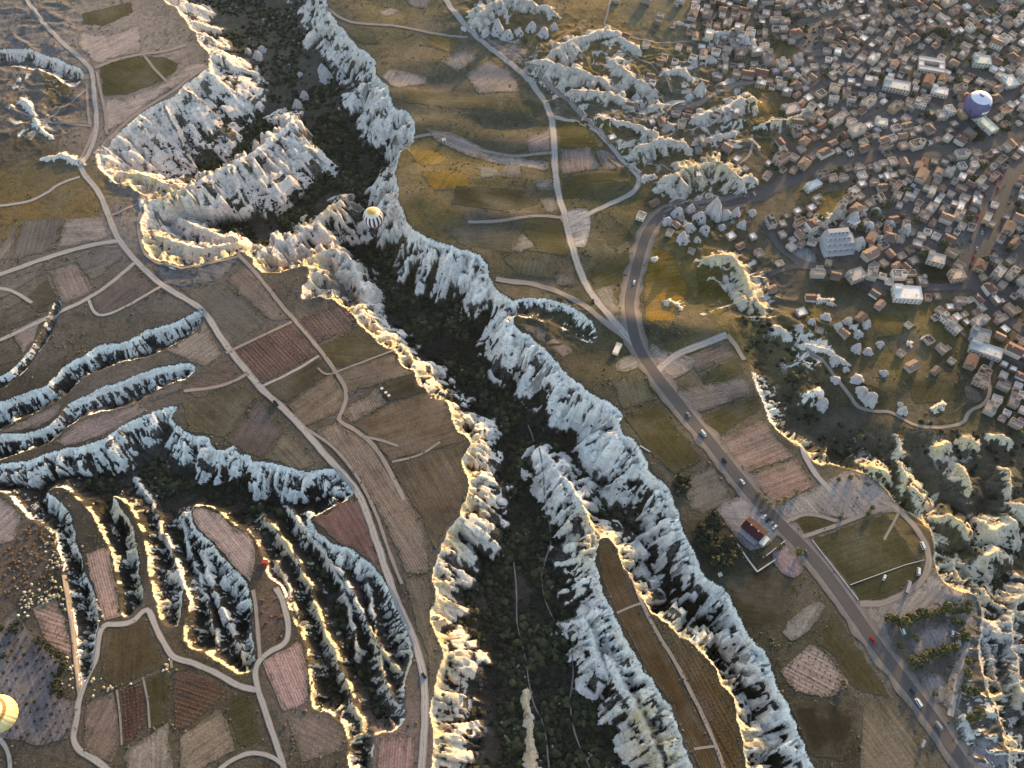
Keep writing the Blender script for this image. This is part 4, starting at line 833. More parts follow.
# ------------------------------------------------------------------ builders
class MB:
    def __init__(self): self.v = []; self.f = []; self.m = []
    def add(self, vs, fs, mi=0):
        o = len(self.v); self.v += [tuple(v) for v in vs]; self.f += [tuple(i+o for i in f) for f in fs]; self.m += [mi]*len(fs)
    def box(self, x0, x1, y0, y1, z0, z1, mi=0, top=(0, 0)):
        tx, ty = top
        self.add([(x0,y0,z0),(x1,y0,z0),(x1,y1,z0),(x0,y1,z0),(x0+tx,y0+ty,z1),(x1-tx,y0+ty,z1),(x1-tx,y1-ty,z1),(x0+tx,y1-ty,z1)],
                 [(0,3,2,1),(4,5,6,7),(0,1,5,4),(1,2,6,5),(2,3,7,6),(3,0,4,7)], mi)
    def parapet(self, x0, x1, y0, y1, z0, z1, t, mi=0):
        """closed wall ring: outer skin, coping, inner skin"""
        X = [(x0,y0),(x1,y0),(x1,y1),(x0,y1)]; I = [(x0+t,y0+t),(x1-t,y0+t),(x1-t,y1-t),(x0+t,y1-t)]; zi = z1-.7
        v = [(a,b,z0) for a,b in X]+[(a,b,z1) for a,b in X]+[(a,b,z1) for a,b in I]+[(a,b,zi) for a,b in I]
        f = []
        for i in range(4):
            j = (i+1) % 4; f += [(i,j,4+j,4+i),(4+i,4+j,8+j,8+i),(8+i,8+j,12+j,12+i)]
        self.add(v, f, mi)
    def lathe(self, prof, n=16, mi=0, c=(0, 0), wob=None):
        v = []; f = []
        for k, (r, z) in enumerate(prof):
            for i in range(n):
                a = 2*math.pi*i/n; rr = r*(wob(a, z) if wob else 1); v.append((c[0]+rr*math.cos(a), c[1]+rr*math.sin(a), z))
        for k in range(len(prof)-1):
            for i in range(n):
                j = (i+1) % n; f.append((k*n+i, k*n+j, (k+1)*n+j, (k+1)*n+i))
        f.append(tuple(range(n))[::-1]); f.append(tuple((len(prof)-1)*n+i for i in range(n)))
        self.add(v, f, mi)
    def tube(self, a, b, r, mi=0, n=6, r2=None):
        a = Vector(a); b = Vector(b); d = (b-a).normalized(); q = d.to_track_quat('Z', 'Y'); r2 = r if r2 is None else r2
        v = [a+q@Vector((r*math.cos(2*math.pi*i/n), r*math.sin(2*math.pi*i/n), 0)) for i in range(n)]
        v += [b+q@Vector((r2*math.cos(2*math.pi*i/n), r2*math.sin(2*math.pi*i/n), 0)) for i in range(n)]
        self.add(v, [(i, (i+1) % n, n+(i+1) % n, n+i) for i in range(n)]+[tuple(range(n))[::-1], tuple(range(n, 2*n))], mi)
    def mesh(self, name, mats, smooth_=False):
        me = bpy.data.meshes.new(name); me.from_pydata(self.v, [], self.f)
        for k in (mats if isinstance(mats, (list, tuple)) else [mats]): me.materials.append(k)
        me.polygons.foreach_set('material_index', self.m)
        if smooth_: me.polygons.foreach_set('use_smooth', [True]*len(me.polygons))
        me.update(); return me
def obj(name, me, parent=None, loc=(0, 0, 0), rz=0.0, color=None, scale=None):
    o = bpy.data.objects.new(name, me); col.objects.link(o); o.parent = parent; o.location = loc; o.rotation_euler = (0, 0, rz)
    if color: o.color = (*color[:3], 1)
    if scale: o.scale = scale if isinstance(scale, tuple) else (scale,)*3
    return o
def lind(c): return tuple(.74*q for q in lin((min(255, c[0]*1.03+3), c[1]*.99, c[2]*.93)))
def thing(name, label, cat, loc=(0, 0, 0), rz=0.0, group=None, me=None, color=None, scale=None):
    o = obj(name, me, None, loc, rz, color, scale); o['label'] = label; o['category'] = cat
    if group: o['group'] = group
    return o
def gz(x, y): return float(h_at(x, y))

def painted(name, var=.2, scale=.5, rough=.85, rgb=None, tile=False):
    m, nt, b = mat(name, rough)
    if rgb is None: c = nd(nt, 'ShaderNodeObjectInfo').outputs['Color']
    else: c = nd(nt, 'ShaderNodeRGB').outputs[0]; c.default_value = (*rgb, 1)
    n = tex_noise(nt, scale, 5, .7); f = maprange(nt, n, .3, .7, 1-var, 1+var)
    c = scale_col(nt, c, f)
    h = n
    if tile:
        g = nd(nt, 'ShaderNodeTexCoord'); sep = nd(nt, 'ShaderNodeSeparateXYZ'); nt.links.new(g.outputs['Object'], sep.inputs[0])
        h = mathn(nt, 'SINE', mathn(nt, 'MULTIPLY', sep.outputs['X'], 14.0))
        c = mix(nt, maprange(nt, h, -1, 1, 0, .35), c, scale_col(nt, c, .6))
    nt.links.new(c, b.inputs['Base Color']); bump(nt, b, h, .05, .4)
    return m
M['plaster'] = painted('plaster'); M['roof_flat'] = painted('flat_roof', .3, .8); M['roof_tile'] = painted('tiled_roof', .22, .9, .8, None, True)
M['glass'] = painted('window_glass', .1, 1, .15, (.02, .022, .026)); M['timber'] = painted('door_timber', .2, 2, .7, (.09, .05, .03))
M['leaf'] = painted('foliage', .35, 1.1, .8); M['bark'] = painted('bark', .3, 3, .9, (.09, .07, .05))
M['tuff'] = painted('tuff_rock', .22, .6, .95, (.34, .31, .295)); M['opening'] = painted('cave_opening', .2, 2, .9, (.02, .018, .015))
M['carpaint'] = painted('car_paint', .05, 2, .3); M['tyre'] = painted('tyre_rubber', .1, 2, .8, (.02, .02, .02)); M['carglass'] = painted('car_glass', .05, 2, .1, (.02, .022, .025))
M['stone'] = painted('garden_stone', .25, 1.2, .9, (.34, .31, .28)); M['fabric'] = painted('balloon_fabric', .07, .3, .55); M['wicker'] = painted('wicker', .3, 4, .9, (.16, .09, .045))
M['steel'] = painted('steel', .1, 2, .4, (.4, .4, .42)); M['rope'] = painted('rope', .1, 2, .9, (.2, .17, .13))
def scrub_material():
    m, nt, b = mat('scrub_leaves', .9)
    a = nd(nt, 'ShaderNodeAttribute', attribute_name='leaf_tint'); n = tex_noise(nt, .9, 4, .7)
    nt.links.new(scale_col(nt, a.outputs['Color'], maprange(nt, n, .3, .7, .6, 1.5)), b.inputs['Base Color']); return m
M['scrub'] = scrub_material()

# ------------------------------------------------------------------ houses of the town
def flat_house(w, d, h, extra=None):
    wl = MB(); wl.parapet(-w/2, w/2, -d/2, d/2, -2.5, h, .3); rf = MB(); rf.box(-w/2+.303, w/2-.303, -d/2+.303, d/2-.303, h-.9, h-.55)
    if extra:
        ew, ed, eh = extra; x0 = -w/2+.31; y0 = d/2-.31-ed; wl.parapet(x0, x0+ew, y0, y0+ed, h-.56, h+eh, .25)
        rf.box(x0+.253, x0+ew-.253, y0+.253, y0+ed-.253, h+eh-.8, h+eh-.5)
    ch = MB(); ch.box(w*.28, w*.28+.8, -d*.2, -d*.2+.8, h-.56, h+.9)
    return [('wall', wl, 'plaster'), ('roof', rf, 'roof_flat'), ('chimney', ch, 'plaster')], (w, d, h)
def gable_house(w, d, h, hip=False):
    wl = MB(); wl.box(-w/2, w/2, -d/2, d/2, -2.5, h)
    rf = MB(); o = .45; r = d*.28; e = w/2+o if not hip else w/2+o-d*.38
    v = [(-w/2-o,-d/2-o,h+.02),(w/2+o,-d/2-o,h+.02),(w/2+o,d/2+o,h+.02),(-w/2-o,d/2+o,h+.02),(-e,0,h+r),(e,0,h+r)]
    rf.add(v, [(0,3,2,1),(0,1,5,4),(2,3,4,5),(1,2,5),(3,0,4)])
    ch = MB(); ch.box(w*.2, w*.2+.7, d*.1, d*.1+.7, h+r*.4, h+r+.7)
    return [('wall', wl, 'plaster'), ('roof', rf, 'roof_tile'), ('chimney', ch, 'plaster')], (w, d, h)
def L_house(w, d, h):
    wl = MB(); wl.parapet(-w/2, w/2, 0, d/2, -2.5, h, .3); wl.parapet(-w/2, 0, -d/2, -.004, -2.5, h-2.6, .3)
    rf = MB(); rf.box(-w/2+.303, w/2-.303, .303, d/2-.303, h-.9, h-.55); rf.box(-w/2+.303, -.303, -d/2+.303, -.31, h-3.5, h-3.15)
    ch = MB(); ch.box(w*.3, w*.3+.8, d*.25, d*.25+.8, h-.56, h+.8)
    return [('wall', wl, 'plaster'), ('roof', rf, 'roof_flat'), ('chimney', ch, 'plaster')], (w, d, h)
HOUSE_SPECS = [flat_house(8,7,4.2), flat_house(10,8,6.4,(4,3.4,2.6)), flat_house(7,6,3.6), flat_house(12,8,6.8,(4.5,4,2.6)), L_house(11,11,6.2), L_house(9,10,5.6),
               gable_house(9,7,4.6), gable_house(12,8.5,6.2), gable_house(10,8.5,5.6,True), flat_house(14,9,8.6,(5,4,2.6)), flat_house(6,5,3.2), gable_house(8,6,3.4)]
HOUSE_KIND = ['low flat-roofed','two-storey flat-roofed','small flat-roofed','broad flat-roofed','L-shaped','compact L-shaped',
              'tiled gable-roofed','large tiled gable-roofed','tiled hip-roofed','tall flat-roofed','tiny flat-roofed','little tiled']
HM = [([(n, mb.mesh(n, M[mm]), mm) for n, mb, mm in parts], dims) for parts, dims in HOUSE_SPECS]
wb = MB(); wb.box(-.55, .55, -.06, .06, -.7, .7); WIN = wb.mesh('window', M['glass'])
db = MB(); db.box(-.55, .55, -.07, .07, -1.05, 1.05); DOOR = db.mesh('door', M['timber'])
def openings(root, dims, k):
    w, d, h = dims; st = max(1, int(h//2.9)); side = -d/2
    yoff = 0.0
    for s in range(st):
        z = 1.7+2.8*s
        if z+.8 > h-.7 or (k in (4, 5) and s > 0): break
        n = max(2, int(w/3)); xs = [(-w/2)+(i+.5)*w/n for i in range(n)]
        if k in (4, 5): xs = [x for x in xs if x < -.7]
        for i, x in enumerate(xs):
            if s == 0 and i == n//2 and k not in (4, 5): obj('door', DOOR, root, (x, side-.02, .95))
            else: obj('window', WIN, root, (x, side-.02, z))
        for i in range(2):
            obj('window', WIN, root, (-w/2-.02, (i-.5)*d/2.6 - (d*.0), z), math.pi/2)
WALLS = [('pale grey',(168,165,164)),('cream',(190,184,176)),('pinkish tuff',(160,148,144)),('white',(212,210,210)),('ochre',(158,144,126)),('brown stone',(122,114,108)),('dusty grey',(136,133,132))]
ROOFS = [('grey roof',(126,123,123)),('pale concrete roof',(170,168,168)),('white roof',(226,226,228)),('beige roof',(150,142,135)),('rusty roof',(112,92,84)),('dark roof',(84,81,81))]
TILES = [('reddish tiles',(112,88,82)),('faded orange tiles',(136,116,106)),('brown tiles',(106,94,88))]
LANDMARKS = [('the lilac spiral balloon',978,103),('the ring-shaped building',930,68),('the tree-lined boulevard',985,215),('the golden hillock',765,104),('the white hotel',905,297),
 ('the stepped cave hotel',838,248),('the turquoise long hall',983,124),('the bluish long roof',812,188),('the olive slope',832,205),('the upper meadow',785,50),
 ('the white flat block',938,93),('the dark green triangle',974,136),('the bright grey hall',895,88),('the boulevard fork',970,268),('the rock cones',712,222)]
TOWN = [(768,-30),(1080,-30),(1080,300),(1010,312),(985,296),(960,262),(948,296),(905,306),(860,296),(800,268),(772,240),(760,228),(800,210),(858,182),(790,176),(764,165),(790,128),(744,80),(700,60),(690,20),(700,-10)]
TOWN2 = [(984,300),(1060,330),(1060,430),(1000,425),(978,395),(965,350),(950,330),(930,318),(950,302)]
SCATTER = [(640,150),(664,120),(688,108),(702,88),(662,60),(676,44),(700,150),(714,154),(728,150),(742,168),(778,262),(770,292),(812,300),(790,246),(640,216),(655,232),(668,236),(690,192),(905,325),(925,340),(880,330),(860,318),(876,306),(942,352),(900,352),(820,330),(845,336),(800,312),
           (655,205),(676,224),(748,222),(752,236),(740,246),(690,252),(676,262),(760,256),(730,236),(934,372),(952,362),(912,368)]
SPECIALS = [ # px, py, w, d, h, degrees, wall, roof, label
 (905,297,22,13,7,-4,(214,214,216),(226,228,232),'white hotel with pale roof and blue glass side below the town street'),
 (983,125,9,26,5,28,(200,200,198),(196,216,210),'long hall with pale turquoise roof right under the spiral balloon'),
 (938,94,15,9,5,-18,(206,206,206),(230,230,232),'white flat block left of the spiral balloon'),
 (895,89,24,12,6,-16,(180,178,176),(198,200,202),'wide hall with bright grey roof below the ring-shaped building'),
 (812,188,15,7,5,32,(190,196,200),(206,218,228),'bluish white long roof just below the main road'),
 (880,125,11,8,5,-12,(200,198,194),(216,214,210),'bright block in the middle of the old quarter'),
 (790,112,16,11,5,20,(172,164,160),(178,170,168),'long grey block right of the golden hillock'),
 (955,278,12,9,6,10,(178,162,146),(186,172,156),'beige block on the green triangle by the boulevard fork'),
 (1008,84,12,14,5,14,(200,205,206),(212,218,220),'pale hall at the right edge above the spiral balloon'),
 (984,352,24,10,5,-24,(176,180,182),(190,196,200),'long pale grey hall in the compound right of the gully'),
 (978,338,14,12,6,-24,(150,156,162),(130,138,146),'slate grey block in the compound right of the gully'),
 (980,64,16,12,6,-8,(184,190,190),(196,204,204),'pale blue-grey block in the upper right of the town'),
 (940,118,10,8,5,4,(168,162,156),(176,172,168),'grey block at the road below the balloon'),
 (617,350,4.5,10,3,-24,(210,206,200),(226,222,216),'lone white shed beside the road fork'),
 (855,278,14,10,6,24,(164,160,156),(178,174,172),'grey guesthouse block above the street under the cave hotel'),
 (934,262,14,10,6,-20,(178,172,166),(188,182,178),'pale block left of the boulevard fork'),
]
tx, ty = [], []
placed = []        # x, y, radius
def free(x, y, r):
    return all((x-a)**2+(y-b)**2 > (r+c)**2 for a, b, c in placed)
def proj(x, y, z):
    s, c = math.sin(PITCH), math.cos(PITCH); dz = z-CAM_H
    return 512+FPX*x/(c*y-s*dz), 384-FPX*(s*y+c*dz)/(c*y-s*dz)
def occupied(x, y):
    i = int(np.clip(round(float(ylook(y))), 0, NR-1)); j = int(np.clip(round(float(np.interp(x/HW[i], US, np.arange(NC)))), 0, NC-1))
    return occ[i, j], slope[i, j], rock[i, j]

for px, py, w, d, h, deg, wc, rc, lab in SPECIALS:
    x, y = spot([(px, py)])[0]; z = gz(x, y); placed.append((x, y, max(w, d)*.5))
    parts, dims = flat_house(w, d, h, (w*.3, d*.35, 2.2) if min(w, d) > 6 else None)
    root = thing('building', lab, 'building', (x, y, z), math.radians(deg))
    for n, mb, mm in parts:
        if n == 'chimney' and w < 6: continue
        obj(n, mb.mesh(n, M[mm]), root, color=lind(rc) if n == 'roof' else lind(wc))
    openings(root, dims, 0)
# ring-shaped building round a court
x, y = spot([(930, 68)])[0]; z = gz(x, y); placed.append((x, y, 13))
root = thing('building', 'ring-shaped building with white roof round an open courtyard', 'building', (x, y, z), math.radians(-14))
for nm, (a, b, c, d) in zip(('front', 'back', 'side', 'side'), ((-12,12,-9,-4),(-12,12,4.004,9),(-12,-7,-3.996,4),(7,12,-3.996,4))):
    wl = MB(); wl.parapet(a, b, c, d, -2, 5, .3); rf = MB(); rf.box(a+.303, b-.303, c+.303, d-.303, 4.1, 4.45)
    obj('wing', wl.mesh('wing', M['plaster']), root, color=lind((190, 188, 186))); obj('roof', rf.mesh('roof', M['roof_flat']), root, color=lind((216, 216, 216)))
openings(root, (24, 18, 5), 0)
# stepped cave hotel
x, y = spot([(838, 248)])[0]; z = gz(x, y); placed.append((x, y, 17))
root = thing('cave_hotel', 'pale stepped cave hotel terraced up a rock face above the street', 'hotel', (x, y, z), math.radians(6))
for k in range(5):
    wl = MB(); w = 15-1.4*k; y0 = -10+4.2*k
    wl.box(-w+random.uniform(-1, 1), w+random.uniform(-1, 1), y0, 12, (-3 if k == 0 else 2.4*k-.1), 2.4*(k+1), 0, (.5, .4))
    t = obj('terrace', wl.mesh('terrace', M['tuff']), root)
    for i in range(5): obj('window', WIN, root, (-w*.75+i*w*.36, y0+.12, 2.4*k+1.2))

cands = []
def try_house(x, y, dens=1.0, kset=None):
    o, sl, rk = occupied(x, y)
    if o or sl > .75: return
    k = random.choices(range(12), [10,9,12,6,6,7,4,2,3,2,11,4])[0] if kset is None else random.choice(kset)
    w, d, h = HM[k][1]; r = .5*math.hypot(w, d)*.80
    sc = random.uniform(.8, 1.02)
    if not free(x, y, r*sc+.1): return
    placed.append((x, y, r*sc)); cands.append((x, y, k, sc))
for px, py in SCATTER:
    x, y = spot([(px+random.uniform(-3, 3), py+random.uniform(-3, 3))])[0]; try_house(x, y, 1, [0,2,6,10,11,5])
for _ in range(150):
    x, y = spot([(random.uniform(610, 770), random.uniform(-5, 190))])[0]
    if random.random() < .5+.5*float(noise(x/40, y/40, 78)): try_house(x, y, 1, [0,2,5,6,10,11])
for poly, n in ((TOWN, 11000), (TOWN2, 900)):
    W_ = spot(poly); lo = W_.min(0); hi = W_.max(0)
    q = RNG.uniform(lo, hi, (n, 2)); q = q[pip(q[:, 0], q[:, 1], W_)]
    dn = noise(q[:, 0]/45, q[:, 1]/45, 77)
    for (x, y), v in zip(q, dn):
        if v > -.5: try_house(x, y)
vis = []
for c in cands:
    u_, v_ = proj(c[0], c[1], gz(c[0], c[1])); vis.append(-20 < u_ < 1044 and -15 < v_ < 780)
inview = [c for c, s in zip(cands, vis) if s]
def size_in_view(c):
    w, d, h = HM[c[2]][1]; dist = math.sqrt(c[0]**2+c[1]**2+CAM_H**2); return w*d*c[3]**2/dist**2
inview.sort(key=size_in_view, reverse=True)
solo, rest = inview[:290], inview[290:]
print('houses', len(cands), 'in view', len(inview))
RP = np.vstack(ROADP); kdr = kdtree.KDTree(len(RP))
for i, q in enumerate(RP): kdr.insert((q[0], q[1], 0), i)
kdr.balance()
def house_angle(x, y):
    c, i, d = kdr.find((x, y, 0)); n = RP[i, 2:]
    return math.atan2(n[1], n[0])+math.pi/2+random.choice([0, 0, math.pi/2, math.pi])+math.radians(random.uniform(-5, 5)+10*float(noise(x/40, y/40, 61)))
def pick_colors(k):
    wn_, wc = random.choices(WALLS, [6,5,5,4,2,3,4])[0]
    if HM[k][0][1][2] == 'roof_tile': rn, rc = random.choice(TILES)
    else: rn, rc = random.choices(ROOFS, [6,5,3,6,1,2])[0]
    return wn_, lind(wc), rn, lind(rc)
def where(x, y):
    u_, v_ = proj(x, y, 0); best = min(LANDMARKS, key=lambda L: (L[1]-u_)**2+((L[2]-v_)*1.4)**2); dx, dy = u_-best[1], (v_-best[2])*1.4
    if abs(dx) > abs(dy): rel = 'right of' if dx > 0 else 'left of'
    else: rel = 'below' if dy > 0 else 'above'
    far_ = 'close ' if math.hypot(dx, dy) < 22 else ''
    return far_+rel+' '+best[0], rel+' '+best[0]
for i, (x, y, k, sc) in enumerate(solo):
    parts, dims = HM[k]; wn_, wc, rn, rc = pick_colors(k); pl, grp = where(x, y)
    root = thing('house', f'{HOUSE_KIND[k]} {wn_} house with {rn} {pl}', 'house', (x, y, gz(x, y)-.1), house_angle(x, y), 'houses '+grp, None, None, sc)
    for n, me_, mm in parts: obj(n, me_, root, color=rc if n == 'roof' else wc)
    if i < 170: openings(root, dims, k)
# the houses beyond the largest 290, too small to tell apart: one mass
def mass(name, items, colors_of, label):
    V, F, C, n0 = [], [], [], 0
    for (x, y, k, sc) in items:
        a = house_angle(x, y); ca, sa = math.cos(a), math.sin(a); z = gz(x, y)-.1; wn_, wc, rn, rc = pick_colors(k)
        for n, mb, mm in HOUSE_SPECS[k][0]:
            v = np.array(mb.v)*sc; V.append(np.stack([x+v[:, 0]*ca-v[:, 1]*sa, y+v[:, 0]*sa+v[:, 1]*ca, z+v[:, 2]], 1)); F += [tuple(i+n0 for i in f) for f in mb.f]
            C.append(np.tile([*(rc if n == 'roof' else wc), 1], (len(v), 1))); n0 += len(v)
    me = bpy.data.meshes.new(name); me.from_pydata(np.vstack(V).tolist(), [], F); pattr(me, 'leaf_tint', 'FLOAT_COLOR', np.vstack(C)); me.materials.append(M['scrub'])
    o = bpy.data.objects.new(name, me); col.objects.link(o); o['kind'] = 'stuff'; o['label'] = label; return o
outv = [c for c, s in zip(cands, vis) if not s]
if rest+outv: mass('distant_houses', rest+outv, None, 'small houses of the town too far off to tell apart')

# ------------------------------------------------------------------ rock cones
def cone_mesh(seed, h=9, r=5):
    rr = random.Random(seed); ph = [rr.uniform(0, 6.28) for _ in range(4)]
    prof = [(r*1.12, -2.5), (r*1.02, 0), (r*.86, h*.2), (r*.66, h*.45), (r*.44, h*.7), (r*.25, h*.9), (r*.08, h)]
    def wob(a, z): return 1+.14*math.sin(3*a+ph[0]+z*.2)+.12*math.sin(7*a+ph[1])+.07*math.sin(11*a+ph[2]+z*.4)+.05*math.sin(z*1.3+ph[3])
    b = MB(); b.lathe(prof, 22, 0, (0, 0), wob); return b.mesh('rock', M['tuff'])
CONES = [cone_mesh(s, *hr) for s, hr in enumerate([(9,5),(11,5.5),(7,5),(13,6),(8,6.5),(6,4)])]
ob = MB(); ob.box(-.6, .6, -.5, .5, -.7, .7, 0, (.15, .1)); HOLE = ob.mesh('opening', M['opening'])
CONE_SPOTS = [ # px, py, scale, where
 *[(px, py, s, 'in the cluster below the road bend') for px, py, s in [(678,214,1.1),(690,212,.9),(700,218,1.1),(714,212,1.2),(726,216,1),(705,230,1.1),(690,228,.9),(682,240,1),(722,228,.8),(736,214,.7),(668,222,.8),(697,240,.8),(742,226,.8),(752,214,.7)]],
 *[(px, py, s, 'on the dark green slope by the winding path') for px, py, s in [(862,392,.95),(870,400,1.0),(858,380,.8),(846,370,.75),(834,362,.9),(822,405,.85),(884,374,.7),(902,412,.7),(836,380,.6),(900,405,.6)]],
 *[(px, py, s, 'between the houses above the gully') for px, py, s in [(838,328,.8),(848,322,.7),(858,334,.8),(866,326,.6),(826,318,.7),(812,322,.8),(800,328,.7),(880,345,.6),(868,352,.8),(856,350,.7)]],
 *[(px, py, s, 'beside the white outcrops at the top') for px, py, s in [(508,36,1),(520,34,1.1),(532,30,1.1),(544,34,1),(554,28,.9),(498,30,1),(486,34,.9),(640,106,1.1),(636,100,1),(564,62,.9),(690,98,.9),(700,94,1),(745,40,.9)]],
 *[(px, py, s, 'standing free on the dark valley floor') for px, py, s in [(300,75,.9),(305,98,1),(298,108,1),(248,52,.8),(258,58,.9),(262,50,.8),(342,75,1.3),(326,78,1.4),(323,72,1.1)]],
 *[(px, py, s, 'among the town houses by the boulevard') for px, py, s in [(890,225,1),(905,232,.9),(868,228,1),(880,240,1),(862,214,.8),(852,222,1.1),(876,212,.9),(858,246,1)]],
]
for i, (px, py, s, wh) in enumerate(CONE_SPOTS):
    x, y = spot([(px, py)])[0]; k = i % 6
    o = thing('rock_cone', ['broad','slender','squat','tall','wide-based','little'][k]+' pale grey tuff cone '+wh, 'rock', (x, y, gz(x, y)-.4), random.uniform(0, 6.28), 'tuff cones '+wh, CONES[k], None, (s, s, s*random.uniform(.8, 1.15)))
    a0 = -math.pi/2-o.rotation_euler[2]
    for j in range(2 if s > .95 else 1):
        a = a0+random.uniform(-.7, .7); hz = (1.6+2.2*j); rad = [5,5.5,5,6,6.5,4][k]*(1-.075*hz)*.93
        q = obj('opening', HOLE, o, (rad*math.cos(a), rad*math.sin(a), hz), a+math.pi/2)

# ------------------------------------------------------------------ trees
def crown_mesh(seed, r, h, n=46):
    rr = random.Random(seed); b = MB()
    for _ in range(n):
        a = rr.uniform(0, 6.28); zf = rr.uniform(-.9, 1); ring = math.sqrt(max(0, 1-zf*zf))*rr.uniform(.55, 1.05)
        c = Vector((r*ring*math.cos(a), r*ring*math.sin(a), h+r*.8*zf)); s = r*rr.uniform(.22, .42)
        q = Vector((rr.gauss(0, 1), rr.gauss(0, 1), rr.gauss(0, 1)+.6)).to_track_quat('Z', 'Y')
        pts = [c+q@Vector(p) for p in ((s,0,0),(.3*s,.9*s,-.2*s),(-.8*s,.5*s,.1*s),(-.7*s,-.6*s,-.2*s),(.4*s,-.9*s,.1*s),(0,0,.55*s))]
        b.add(pts, [(0,1,5),(1,2,5),(2,3,5),(3,4,5),(4,0,5),(4,3,2,1,0)])
    return b.mesh('crown', M['leaf'])
def trunk_mesh(seed, r, h):
    rr = random.Random(seed); b = MB(); b.tube((0, 0, -.6), (0, 0, h*.7), r*.10, 0, 7, r*.06)
    for _ in range(4):
        a = rr.uniform(0, 6.28); b.tube((0, 0, h*.5), (r*.55*math.cos(a), r*.55*math.sin(a), h+r*.2), r*.05, 0, 5, r*.02)
    return b.mesh('trunk', M['bark'])
TREES = [(crown_mesh(s, 1, hh), trunk_mesh(s, 1, hh)) for s, hh in enumerate((1.1, 1.3, 1.0, 1.5, 1.2, 1.05))]
def plant(px, py, r, label, group, tone, name='tree', world=None, tall=1.0):
    x, y = spot([(px, py)])[0] if world is None else world
    c, t = random.choice(TREES); s = r*random.uniform(.85, 1.15)
    root = thing(name, label, 'tree' if name == 'tree' else 'bush', (x, y, gz(x, y)), random.uniform(0, 6.28), group, None, None, (s, s, s*tall))
    v = random.uniform(.75, 1.3); tone = tuple(max(.01, q*v) for q in tone)
    obj('crown', c, root, color=tone); obj('trunk', t, root)
DARK = (.020, .023, .011); OLIVE = (.058, .058, .021); DRY = (.13, .105, .05); PALE = (.26, .22, .15)
W_ = spot([(0,628),(14,612),(25,627),(35,642),(60,662),(54,694),(75,703),(68,734),(36,742),(12,735),(0,728)])
o0 = spot([(18, 640)])[0]; da = spot([(21.5, 648)])[0]-o0; db_ = spot([(26, 637)])[0]-o0
for i in range(-5, 8):
    for j in range(-4, 15):
        p = o0+i*db_+j*da+np.array([random.uniform(-.6, .6), random.uniform(-.6, .6)])
        if pip(p[None, 0], p[None, 1], W_)[0] and random.random() < .86:
            plant(0, 0, random.uniform(.6, 1.15), 'small dark fruit tree in rows on the grey plot at lower left', 'fruit trees in rows at lower left', DARK, world=p)
for px, py, r in [(12,630,2.4),(17,631,2.2),(3,629,2.4),(18,624,2),(5,657,2.2)]: plant(px, py, r, 'larger dark tree at the top corner of the lower left orchard plot', 'larger orchard trees', DARK)
for px, py in [(38,641),(43,644),(48,648),(54,652),(60,656),(65,661),(66,666),(62,671),(58,677),(56,683),(57,690),(61,697),(64,693)]: plant(px+random.uniform(-1,1), py, random.uniform(1.9, 2.6), 'dark hedge tree bordering the grey orchard plot', 'hedge trees of the orchard plot', DARK)
for k in range(44):
    a = random.uniform(0, 1); b_ = random.uniform(-1, 1); px = 700+a*30+b_*9; py = 524+a*38-b_*10
    plant(px, py, random.uniform(2.4, 4.2), 'dark tree in the dense grove left of the red-roofed restaurant', 'grove beside the restaurant', DARK)
for k in range(14): plant(672+random.uniform(0, 24), 478+random.uniform(0, 18), random.uniform(1.6, 2.8), 'dark shrubby tree in the small thicket between white cliff and lot', 'thicket above the restaurant', DARK)
for k in range(24):
    f = k/23; plant(889+f*74+random.uniform(-3, 3), 623-f*14+random.uniform(-5, 4), random.uniform(1.9, 3.2), 'olive green tree in the hedge island between the two car parks', 'hedge island between the car parks', OLIVE)
for k in range(17):
    f = k/16; plant(909+f*44+random.uniform(-3, 3), 664-f*16+random.uniform(-4, 4), random.uniform(1.9, 3.1), 'olive green tree in the lower hedge island of the car parks', 'lower hedge island', OLIVE)
for k in range(12): plant(958+random.uniform(-4, 10), 606+random.uniform(-4, 36), random.uniform(1.8, 2.9), 'olive tree at the foot of the white rocks by the car parks', 'trees by the white rocks', OLIVE)
for k in range(12): plant(968+random.uniform(-6, 10), 655+random.uniform(0, 70), random.uniform(1.8, 3.0), 'olive tree on the lower right slope below the rocks', 'trees on the lower right slope', OLIVE)
for px, py in [(764,500),(770,505),(778,503),(758,494),(786,499),(796,492)]: plant(px, py, random.uniform(1.4, 2.2), 'ochre bush on the end of the pink field by the road', 'bushes on the pink field', DRY, 'bush')
for px, py in [(899,646),(934,694),(914,640),(842,683),(798,553),(779,548)]: plant(px, py, random.uniform(1.9, 2.6), 'single round tree standing beside the main road', 'single trees beside the main road', OLIVE)
for px, py in [(868,514),(872,508),(840,519),(850,478),(838,480)]: plant(px, py, 1.7, 'low bush on the bare lot above the square green field', 'bushes on the bare lot', OLIVE, 'bush')
nt_ = 0
W_ = spot(TOWN); lo = W_.min(0); hi = W_.max(0)
for x, y in RNG.uniform(lo, hi, (1500, 2)):
    if nt_ >= 80: break
    u_, v_ = proj(x, y, 0)
    if not (0 < u_ < 1024 and 0 < v_ < 330) or not pip(np.array([x]), np.array([y]), W_)[0] or occupied(x, y)[0] or not free(x, y, 2.5): continue
    placed.append((x, y, 2)); pl, grp = where(x, y)
    plant(0, 0, random.uniform(2, 3.6), 'dark green garden tree between the houses '+pl.replace('close ', ''), 'garden trees '+grp, (.04, .046, .02), world=(x, y)); nt_ += 1

